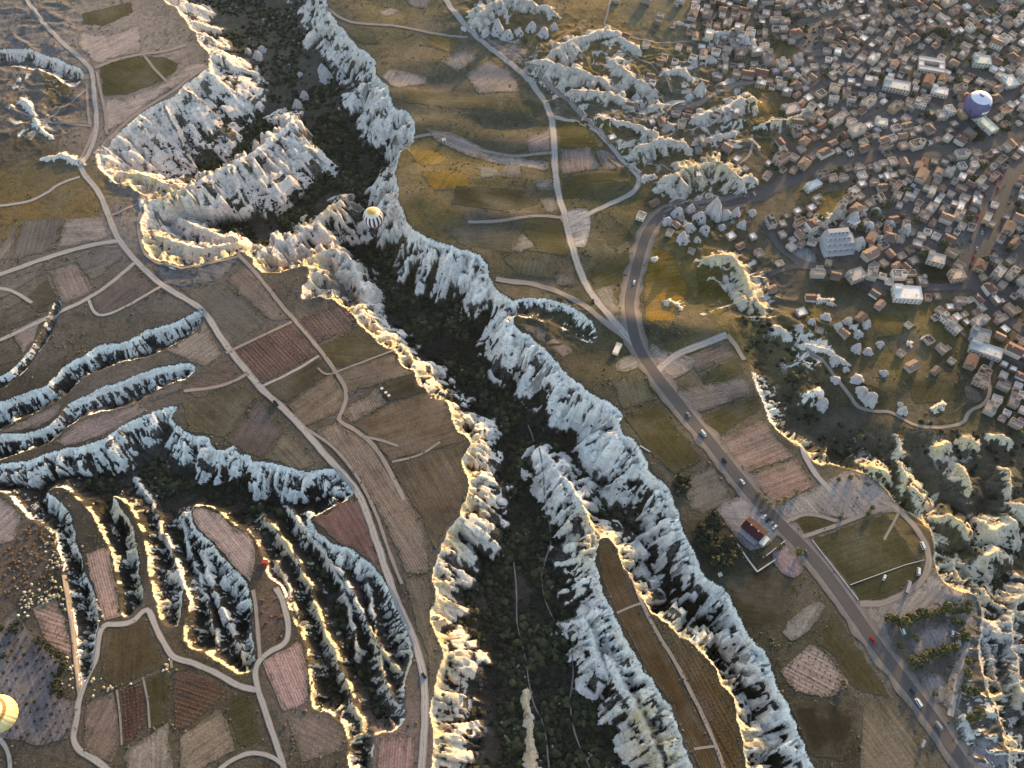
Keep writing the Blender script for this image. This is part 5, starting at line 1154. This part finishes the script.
# ------------------------------------------------------------------ scrub: one mass
def bush_template(seed):
    rr = np.random.default_rng(seed); n1, n2 = 7, 2
    v = [(0, 0, .95+rr.uniform(-.2, .25))]
    for k in range(n2):
        el = [.8, -.05][k]
        for i in range(n1):
            a = 2*math.pi*(i+.5*(k % 2))/n1+rr.uniform(-.25, .25); q = rr.uniform(.6, 1.25)
            v.append((q*math.cos(a)*math.cos(el), q*math.sin(a)*math.cos(el), q*math.sin(el)*.85))
    f = [(0, 1+i, 1+(i+1) % n1) for i in range(n1)]
    for k in range(n2-1):
        for i in range(n1):
            a = 1+k*n1+i; b = 1+k*n1+(i+1) % n1; c = a+n1; d = b+n1; f += [(a, c, b), (b, c, d)]
    return np.array(v), np.array(f)
BT = [bush_template(s) for s in range(9)]
cell = np.abs(np.gradient(GX, axis=1)*np.gradient(GY, axis=0))
inner = (np.abs(GX) < HW[:, None]*1.08) & (GY > 20) & (GY < 900)
def scatter(dens, n):
    w = (dens*cell*inner*(~occ)).ravel(); w /= w.sum(); i = RNG.choice(len(w), n, p=w)
    return GX.ravel()[i]+RNG.uniform(-.4, .4, n), GY.ravel()[i]+RNG.uniform(-.4, .4, n)
def scrub(name, label, x, y, r, colr):
    z = h_at(x, y); V, F, C, n0 = [], [], [], 0
    kk = RNG.integers(0, len(BT), len(x)); an = RNG.uniform(0, 6.28, len(x)); sq = RNG.uniform(.6, 1.05, len(x))
    for k in range(len(BT)):
        s = np.nonzero(kk == k)[0]; v, f = BT[k]; ca, sa = np.cos(an[s])[:, None], np.sin(an[s])[:, None]; rr = r[s][:, None]
        X = x[s][:, None]+rr*(v[:, 0]*ca-v[:, 1]*sa); Y = y[s][:, None]+rr*(v[:, 0]*sa+v[:, 1]*ca); Z = z[s][:, None]+rr*sq[s][:, None]*v[:, 2]+.18*rr
        V.append(np.stack([X, Y, Z], -1).reshape(-1, 3)); F.append((f[None]+(np.arange(len(s))*len(v))[:, None, None]+n0).reshape(-1, 3))
        C.append(np.repeat(np.column_stack([colr[s], np.ones(len(s))]), len(v), 0)); n0 += len(s)*len(v)
    V = np.vstack(V).astype(np.float32); F = np.vstack(F).astype(np.int32)
    me = bpy.data.meshes.new(name); me.vertices.add(len(V)); me.vertices.foreach_set('co', V.ravel()); me.loops.add(F.size); me.loops.foreach_set('vertex_index', F.ravel())
    me.polygons.add(len(F)); me.polygons.foreach_set('loop_start', (np.arange(len(F))*3).astype(np.int32)); me.update(calc_edges=True)
    pattr(me, 'leaf_tint', 'FLOAT_COLOR', np.vstack(C)); me.materials.append(M['scrub'])
    o = bpy.data.objects.new(name, me); col.objects.link(o); o['kind'] = 'stuff'; o['label'] = label
def tones(n, a, b, sp=.25):
    t = RNG.uniform(0, 1, (n, 1)); return np.array(a)*(1-t)+np.array(b)*t*1.0 + 0*sp
n = 10500; x, y = scatter(veg*smooth(-.6, .2, n3+.4*n1), n); scrub('valley_scrub', 'dark scrub and small trees filling the valley floors', x, y, RNG.uniform(.8, 2.5, n)*RNG.uniform(.7, 1.2, n), tones(n, (.008, .010, .005), (.026, .028, .013)))
n = 1300; x, y = scatter(veg*smooth(-.3, .3, n3), n); scrub('valley_thicket', 'taller olive trees and thickets along the valley floors', x, y, RNG.uniform(1.6, 3.4, n), tones(n, (.02, .024, .011), (.06, .058, .026)))
n = 900; x, y = scatter(veg*smooth(.0, .4, n3+.4*n1), n); scrub('dry_shrubs', 'pale leafless shrubs on the valley floors', x, y, RNG.uniform(.7, 1.7, n), tones(n, (.12, .11, .09), (.24, .22, .19)))
open_ = (~valley)*smooth(.0, .5, n3+.5*n1)*smooth(.6, .3, rock)+.02*(~valley)
n = 3600; x, y = scatter(open_, n); scrub('steppe_bushes', 'low scattered bushes on the plateau and between the fields', x, y, RNG.uniform(.35, 1.1, n), tones(n, (.045, .042, .02), (.10, .085, .04)))
slopeveg = valley*smooth(.25, .6, tval)*smooth(1.0, .7, tval)*smooth(.3, .9, gul)
n = 4200; x, y = scatter(slopeveg, n); scrub('gully_bushes', 'dark bushes growing in the gullies of the white cliffs', x, y, RNG.uniform(.5, 1.3, n), tones(n, (.012, .013, .007), (.036, .034, .016)))
n = 850; W_ = spot(TOWN); tm_ = fill_mask(W_); hb_ = np.ones((NR, NC), bool)
x, y = scatter(tm_*1.0+.0, n); okm = np.array([free(a, b, .6) for a, b in zip(x, y)]); x = x[okm]; y = y[okm]; n = len(x)
scrub('garden_shrubs', 'dark garden shrubs filling the gaps between the town houses', x, y, RNG.uniform(.8, 2.2, n), tones(n, (.022, .025, .012), (.055, .055, .025)))
E = np.vstack(EDGES); k_ = RNG.choice(len(E), 2200); n = len(k_); q = E[k_]+RNG.normal(0, 1.0, (n, 2)); q = q[h_at(q[:, 0], q[:, 1]) > h_at(q[:, 0], q[:, 1], base)-2]; n = len(q)
scrub('hedge_weeds', 'weeds and low brush along the field margins', q[:, 0], q[:, 1], RNG.uniform(.25, .9, n), tones(n, (.03, .028, .014), (.10, .085, .05)))
g1 = np.zeros((NR, NC))
for px, py in [(70,600),(76,640),(80,660),(84,676),(64,560),(58,540),(52,600),(30,600),(105,700),(108,715),(112,722),(165,670),(100,655),(97,610)]:
    wx, wy = spot([(px, py)])[0]; g1 += np.exp(-((GX-wx)**2+(GY-wy)**2)/60.0)
n = 260; x, y = scatter(g1, n); scrub('straw_shrubs', 'straw-coloured shrubs along the lower left track', x, y, RNG.uniform(.6, 1.3, n), tones(n, (.22, .18, .11), (.38, .33, .24)))
g1 = np.zeros((NR, NC))
for px, py, q in [(30,545,200),(20,570,250),(45,560,150),(40,540,80),(10,590,150),(55,590,60),(300,735,100),(335,690,120),(320,675,80),(275,615,60),(268,600,40)]:
    wx, wy = spot([(px, py)])[0]; g1 += np.exp(-((GX-wx)**2+(GY-wy)**2)/q)
n = 200; x, y = scatter(g1, n); scrub('rust_shrubs', 'rust-brown shrubs on the rough ground at lower left', x, y, RNG.uniform(.6, 1.5, n), tones(n, (.06, .036, .022), (.11, .065, .035)))
# vine rows on the planted plots
def vine_rows(fi, line, sp, gap, r, tone, nmax=900):
    poly = spot(FIELDS[fi][0]); a, b = spot(line); d = (b-a)/np.hypot(*(b-a)); nn = np.array([-d[1], d[0]]); c0 = poly.mean(0); P = []
    for i in range(-60, 61):
        for j in range(-60, 61):
            q = c0+nn*i*sp+d*j*gap+RNG.normal(0, .25, 2); P.append(q)
    P = np.array(P); P = P[pip(P[:, 0], P[:, 1], poly)][:nmax]; n0 = len(col.objects)
    scrub('vine_rows', 'low vine bushes in rows', P[:, 0], P[:, 1], RNG.uniform(.7, 1.15, len(P))*r, tones(len(P), tone, tuple(1.6*t for t in tone)))
    o = list(col.objects)[-1]; o.parent = FIELD_OBJS[fi]
for fi, sp, gap, r, tone in [(0,3.4,3.0,.62,(.045,.03,.022)),(1,3.4,3.0,.6,(.04,.03,.022)),(38,3.2,3.0,.5,(.06,.045,.03)),(43,2.6,2.4,.6,(.05,.032,.022)),(45,2.8,2.6,.6,(.05,.032,.02)),(51,3.2,2.8,.62,(.035,.028,.014)),(65,4.4,4.2,.75,(.05,.042,.026))]:
    vine_rows(fi, FIELDS[fi][3], sp, gap, r, tone)
print('vegetation', round(time.time()-T0, 1), len(col.objects))

# ------------------------------------------------------------------ restaurant by the road
x, y = spot([(753, 531)])[0]; z = gz(x, y); A = spot([(740, 527), (757, 542)]); ra = math.atan2(A[1][1]-A[0][1], A[1][0]-A[0][0])
root = thing('restaurant', 'roadside restaurant with dark red tiled roof on a paved lot', 'restaurant', (x, y, z), ra)
b = MB(); b.box(-7.5, 7.5, -4.6, 4.6, -1, 4.2); obj('wall', b.mesh('wall', M['plaster']), root, color=lind((186, 176, 168)))
for nm, sgn in (('roof', 1), ('roof', -1)):
    b = MB(); v = [(-8.1, sgn*5.2, 3.9), (8.1, sgn*5.2, 3.9), (8.1, sgn*.01, 6.6), (-8.1, sgn*.01, 6.6)]; v2 = [(p, q, r-.22) for p, q, r in v]
    b.add(v+v2, [(0,1,2,3) if sgn < 0 else (3,2,1,0), (7,6,5,4), (0,4,5,1), (1,5,6,2), (2,6,7,3), (3,7,4,0)])
    obj(nm, b.mesh(nm, M['roof_tile']), root, color=lind((46, 20, 25) if sgn > 0 else (66, 34, 40)))  # sunlit pitch coloured darker than the other to counter the sun's orange
b = MB(); b.box(-8.2, 8.2, -.22, .22, 6.52, 6.74); obj('ridge_cap', b.mesh('ridge_cap', M['roof_tile']), root, color=lind((104, 56, 54)))
for cx, cy in ((-3, 0), (3.2, 0)): b = MB(); b.box(cx-.45, cx+.45, cy-.9, cy-.25, 6.0, 7.6); obj('chimney', b.mesh('chimney', M['plaster']), root, color=lind((206, 200, 196)))
b = MB(); b.box(8.2, 12, -4.2, 2.2, -1, 2.9); obj('annex', b.mesh('annex', M['plaster']), root, color=lind((200, 204, 210)))
b = MB(); b.box(8.0, 12.2, -4.5, 2.5, 2.904, 3.1); obj('annex_roof', b.mesh('annex_roof', M['roof_flat']), root, color=lind((206, 210, 216)))
b = MB(); b.box(-7.4, 7.4, -9.0, -5.2, 2.7, 2.9); aw = obj('awning', b.mesh('awning', M['roof_flat']), root, color=lind((120, 124, 134)))
for k in range(5): b = MB(); b.tube((-7.1+3.55*k, -8.8, -.5), (-7.1+3.55*k, -8.8, 2.72), .09); obj('post', b.mesh('post', M['steel']), root)
for k in range(4): obj('window', WIN, root, (-5.5+3.4*k, -4.63, 1.9))
for k in range(2): obj('window', WIN, root, (-7.52, -2+4*k, 1.9), math.pi/2)
obj('door', DOOR, root, (6.2, -4.63, 1.05))
def wall_run(pts, label, h=1.2, t=.6):
    p = spot(pts); root = thing('garden_wall', label, 'wall', (p[0][0], p[0][1], gz(*p[0])))
    for a, b_ in zip(p[:-1], p[1:]):
        L = math.hypot(*(b_-a)); n_ = max(1, int(L/6)); an = math.atan2(b_[1]-a[1], b_[0]-a[0])
        for k in range(n_):
            q = a+(b_-a)*(k+.5)/n_; mb = MB(); mb.box(-L/n_/2-.01*(k % 2), L/n_/2+.01*(k % 2), -t/2-.01*(k % 2), t/2+.01*(k % 2), -1.2, h+.02*(k % 2))
            obj('wall_section', mb.mesh('wall_section', M['stone']), root, (q[0]-p[0][0], q[1]-p[0][1], gz(*q)-gz(*p[0])), an)
wall_run([(737,544),(748,560),(757,572),(775,560)], 'low pale stone wall bent round the garden below the restaurant', 1.0, .9)
wall_run([(766,556),(785,541)], 'short stone wall along the top of the pink lot', 1.0, .6)
wall_run([(812,540),(858,600)], 'low stone wall along the road edge of the square green field', .6, .5)
wall_run([(850,585),(905,565),(924,560)], 'thin stone boundary across the square green field', .5, .5)
wall_run([(640,446),(650,452)], 'short broken wall on the olive field by the white cliff', .8, .8)
def hut(px, py, w, d, h, deg, wc, rc, label, tiles=False):
    x, y = spot([(px, py)])[0]; parts, dims = gable_house(w, d, h) if tiles else flat_house(w, d, h)
    root = thing('hut', label, 'hut', (x, y, gz(x, y)), math.radians(deg))
    for n_, mb, mm in parts:
        if n_ != 'chimney': obj(n_, mb.mesh(n_, M[mm]), root, color=lind(rc) if n_ == 'roof' else lind(wc))
    obj('door', DOOR, root, (0, -d/2-.02, .95))
hut(265,565,3,5.2,2.2,-8,(130,80,70),(112,44,44),'small red-roofed hut on the tongue of land between two gullies', True)
hut(718,562,3,5,2.4,30,(190,200,212),(200,212,226),'bluish white cabin at the lower edge of the dark grove')
hut(722,548,2.5,3.5,2.2,30,(200,200,202),(206,208,212),'tiny white cabin inside the dark grove')
hut(678,478,3.4,3,2.4,12,(205,200,190),(214,208,196),'cream cabin at the top of the small thicket')
hut(444,141,3.5,3,2.4,12,(200,204,204),(214,220,220),'tiny white cabin alone on the olive slope right of the big cliff')
hut(720,575,2.2,2.6,2.0,20,(210,212,214),(214,218,222),'little white box cabin below the grove beside the white cliff')
for i, (px, py) in enumerate([(382,389),(386,393),(389,396)]):
    b = MB(); b.box(-.9, .9, -.7, .7, -.2, 1.0); x, y = spot([(px, py)])[0]
    root = thing('beehive', ['upper','middle','lower'][i]+' white hive box at the corner of the ridged plot', 'beehive', (x, y, gz(x, y)+.1), .5, 'white hive boxes', b.mesh('beehive', M['plaster']), lind((225, 222, 215)))
    b = MB(); b.box(-1.05, 1.05, -.85, .85, 1.004, 1.16); obj('lid', b.mesh('lid', M['plaster']), root, color=lind((205, 205, 205)))

# ------------------------------------------------------------------ vehicles
def car_parts(L, W, Hb, Hc, van=False):
    b = MB(); b.box(-L/2, L/2, -W/2, W/2, .32, Hb, 0, (.12, .06)); body = b.mesh('body', M['carpaint'])
    b = MB(); x0, x1 = (-L*.47, L*.36) if van else (-L*.36, L*.22); b.box(x0, x1, -W/2+.08, W/2-.08, Hb+.004, Hc-.08, 0, (.12 if van else .42, .14)); cab = b.mesh('cabin', M['carglass'])
    b = MB(); i = .14 if van else .44; b.box(x0+i-.05, x1-i+.05, -W/2+.2, W/2-.2, Hc-.076, Hc, 0, (.06, .06)); rf = b.mesh('car_roof', M['carpaint'])
    b = MB(); n = 10; r = .34; v = [(r*math.cos(6.283*k/n), y, r*math.sin(6.283*k/n)) for y in (-.11, .11) for k in range(n)]
    b.add(v, [(k, (k+1) % n, n+(k+1) % n, n+k) for k in range(n)]+[tuple(range(n))[::-1], tuple(range(n, 2*n))]); wh = b.mesh('wheel', M['tyre'])
    return body, cab, rf, wh, L, W
CAR = car_parts(4.4, 1.8, .95, 1.48); VAN = car_parts(5.8, 2.1, 1.25, 2.5, True); BUS = car_parts(10.5, 2.5, 1.35, 3.1, True)
PAINT = {'white':(186,186,184),'silver':(126,127,129),'black':(24,24,26),'red':(130,24,22),'dark blue':(28,38,70),'grey':(92,94,98)}
def vehicle(px, py, along, kind, colour, label, group=None, zoff=.42, world=None):
    x, y = spot([(px, py)])[0] if world is None else world; a, b_ = spot(along); an = math.atan2(b_[1]-a[1], b_[0]-a[0])
    body, cab, rf, wh, L, W = {'car': CAR, 'van': VAN, 'bus': BUS}[kind]; c = lin(PAINT[colour])
    root = thing({'car': 'parked_car', 'van': 'van', 'bus': 'coach'}[kind], label, {'car': 'car', 'van': 'van', 'bus': 'bus'}[kind], (x, y, gz(x, y)+zoff), an, group)
    for n, me_, cc in (('body', body, c), ('cabin', cab, None), ('car_roof', rf, c)): obj(n, me_, root, color=cc)
    for sx in (-.31, .31):
        for sy in (-.5, .5): obj('wheel', wh, root, (sx*L, sy*(W-.1), .34))
ROAD = [((636,271),(641,250)),((675,399),(695,424)),((715,448),(735,473)),((755,498),(776,520)),((816,561),(838,590)),((857,617),(880,650)),((905,682),(940,728))]
for px, py, k, kind, c, lab in [(634,283,0,'car','white','white car on the curved stretch of the main road above the fork'),(688,415,1,'car','silver','silver car on the main road beside the striped brown field'),
 (703,434,1,'van','white','white van on the main road beside the olive strip field'),(724,461,2,'car','black','black car on the main road beside the upper pink field'),(742,482,2,'car','white','white car on the main road beside the lower pink field'),
 (806,552,4,'car','grey','grey car on the main road left of the square green field'),(872,640,5,'car','red','red car on the main road beside the upper car park'),
 (912,692,6,'car','dark blue','dark blue car on the main road beside the lower lot'),(938,726,6,'van','silver','silver van on the main road near the bottom right corner')]:
    vehicle(px, py, ROAD[k], kind, c, lab)
for i, (px, py, c) in enumerate([(764,517,'white'),(767.5,520.5,'black'),(771,524,'silver'),(774.5,527.5,'white'),(760,512,'grey')]):
    vehicle(px, py, ((764,517),(758,523)), 'car', c, ['first','second','third','fourth','uppermost'][i]+f' {c} car in the row parked beside the restaurant', 'cars parked at the restaurant', .3)
for px, py, kind, c, lab in [(918,572,'van','white','white van parked at the right corner of the square green field'),(907,588,'bus','silver','silver coach parked below the square green field'),(957,640,'bus','silver','pale coach parked at the right end of the lower hedge'),(902,631,'van','white','white van parked at the lower edge of the upper hedge island'),(952,634,'car','white','white car parked beside the right end of the lower hedge'),(884,578,'car','white','white car standing inside the square green field edge'),(922,546,'van','white','white van beside the lane right of the square green field'),
 (918,703,'van','white','white van left of the main road beside the lower grey lots'),(922,744,'van','silver','silver van left of the main road at the bottom'),
 (424,676,'car','black','black car driving on the pale track beside the big valley'),(276,404,'van','black','dark van driving on the pale track between the fields'),(593,302,'car','black','black car on the pale road by the fan of stripes')]:
    vehicle(px, py, ((px, py), (px+random.uniform(-6, 6), py-9)) if px > 430 else ((px, py), (px-6, py-8)), kind, c, lab, None, .36)
bp = resample(chaikin(spot([(1005,177),(987,196),(980,225),(971,252),(966,266)]), False, 2), 9, False)[0]
for i, (x, y) in enumerate(bp):
    c = random.choice(list(PAINT)); vehicle(0, 0, ((987,196),(980,225)), 'car', c, f'{c} car in the line parked along the boulevard', 'cars parked along the boulevard', .38, (x+random.choice([-3.5, 3.5]), y))

# ------------------------------------------------------------------ hot-air balloons
def balloon(px, py, alt, R, label, bands, ngore, basket_c, spin=0.0):
    """bands(gore, f) -> colour index of the fabric at fraction f from the crown down to the mouth"""
    x, y = ground(px, py, alt); x, y = float(x), float(y); zc = alt
    root = thing('hot_air_balloon', label, 'balloon', (x, y, zc-1.62*R), spin)
    prof = [(.02,1.0),(.14,.985),(.30,.945),(.48,.87),(.64,.77),(.78,.64),(.89,.47),(.965,.27),(1.0,.04),(.985,-.20),(.93,-.43),(.83,-.64),(.70,-.83),(.56,-1.0),(.42,-1.15),(.31,-1.27),(.25,-1.34)]
    sub = 3
    for g in range(ngore):
        b = MB(); vs = []; nr = len(prof)
        for k, (r, zz) in enumerate(prof):
            for s in range(sub+1):
                a = 2*math.pi*(g+s/sub)/ngore; bul = 1+.022*math.sin(math.pi*s/sub)*(1 if .1 < k/nr < .95 else 0)
                vs.append((R*r*bul*math.cos(a), R*r*bul*math.sin(a), R*zz+1.62*R))
        for k in range(nr-1):
            for s in range(sub):
                i = k*(sub+1)+s; b.add([vs[i], vs[i+sub+1], vs[i+sub+2], vs[i+1]], [(0, 1, 2, 3)], bands[1](g, (k+.5)/(nr-1)))
        me_ = b.mesh('gore', [FAB[c] for c in bands[0]], True); obj('gore', me_, root)
    b = MB(); b.lathe([(.16*R, 1.62*R+.986*R), (.12*R, 1.62*R+1.0*R), (.02*R, 1.62*R+1.006*R)], 20); obj('crown_cap', b.mesh('crown_cap', [FAB[bands[0][0]]]), root)
    b = MB(); n = 20
    for i in range(n):
        a0, a1 = 6.2832*i/n, 6.2832*(i+1)/n; r0, r1 = .25*R, .21*R; z0, z1 = .28*R, .15*R
        b.add([(r0*math.cos(a0), r0*math.sin(a0), z0), (r1*math.cos(a0), r1*math.sin(a0), z1), (r1*math.cos(a1), r1*math.sin(a1), z1), (r0*math.cos(a1), r0*math.sin(a1), z0)], [(0, 1, 2, 3)])
    obj('skirt', b.mesh('skirt', [FAB[bands[0][-1]]]), root)
    bs = MB(); w = .11*R; zb = -.22*R; bs.box(-w*1.5, w*1.5, -w, w, zb, zb+1.2, 0, (-.08, -.08)); bk = obj('basket', bs.mesh('basket', M['wicker']), root)
    rim = MB(); rim.box(-w*1.5-.15, w*1.5+.15, -w-.15, -w+.1, zb+1.204, zb+1.34); rim.box(-w*1.5-.15, w*1.5+.15, w-.1, w+.15, zb+1.204, zb+1.34); obj('padded_rim', rim.mesh('padded_rim', M['timber']), bk)
    br = MB(); br.box(-.7, .7, -.25, .25, zb+2.9, zb+3.3); br.tube((0, 0, zb+1.3), (0, 0, zb+2.95), .06); obj('burner', br.mesh('burner', M['steel']), root)
    for sx in (-1, 1):
        for sy in (-1, 1): rp_ = MB(); rp_.tube((sx*w*1.45, sy*w*.95, zb+1.25), (sx*.17*R, sy*.14*R, .17*R), .05, 0, 5); obj('rope', rp_.mesh('rope', M['rope']), root)
    return root
FAB = {}
for nm, c in (('cream', (206, 190, 160)), ('gold', (190, 150, 92)), ('plum', (64, 44, 58)), ('white', (200, 195, 190)), ('lilac', (196, 192, 200)), ('navy', (88, 86, 116)), ('deep', (74, 72, 102)), ('brown', (140, 104, 54)), ('black', (40, 34, 36)), ('yellow', (205, 186, 136))):
    FAB[nm] = painted('fabric_'+nm, .06, .3, .6, lin(c))
balloon(373, 217, 8, 8.4, 'cream hot-air balloon with plum and white stripes floating over the dark valley', (['gold', 'cream', 'plum', 'white'], lambda g, f: 0 if f < .16 else (1 if f < .30 else (2 if f > .66 else (2 if g % 2 else 3)))), 28, None, .1)
def spiral(g, f):
    a = 2*math.pi*g/24; q = f+.07*math.sin(a)
    if f < .12: return 1 if .06 < f and 0 < a < 2.2 else 0
    if q < .36: return 0
    if q < .52: return 1
    if q < .60: return 0 if 2.6 < a < 5.6 else 1
    return 2
balloon(978, 104, 14, 11.6, 'lilac and navy spiral hot-air balloon low above the town', (['lilac', 'navy', 'deep'], spiral), 24, None, 2.2)
balloon(-3, 714, 40, 10.8, 'cream hot-air balloon with dark ring cut by the left edge', (['cream', 'brown', 'yellow', 'black'], lambda g, f: 0 if f < .22 else ((3 if 10 <= g <= 19 else 1) if f < .34 else (2 if f < .60 else (1 if f < .66 else 2)))), 24, None, 0.0)
print('done', round(time.time()-T0, 1), len(col.objects))

# ------------------------------------------------------------------ morning air over the whole valley
lo_z = float(HGT.min())-1.0
hb = MB(); hb.box(-9200, 9200, -6300, 9300, lo_z-1, CAM_H+40)
hm = bpy.data.materials.new('morning_haze'); hm.use_nodes = True; nt = hm.node_tree; nt.nodes.clear()
out = nt.nodes.new('ShaderNodeOutputMaterial'); pv = nt.nodes.new('ShaderNodeVolumePrincipled'); pv.inputs['Color'].default_value = (.92, .90, .88, 1); pv.inputs['Density'].default_value = .000007; pv.inputs['Anisotropy'].default_value = .35
nt.links.new(pv.outputs[0], out.inputs['Volume'])
hz = obj('haze', hb.mesh('haze', hm)); hz['kind'] = 'stuff'; hz['label'] = 'thin warm morning haze filling the air over the valley'
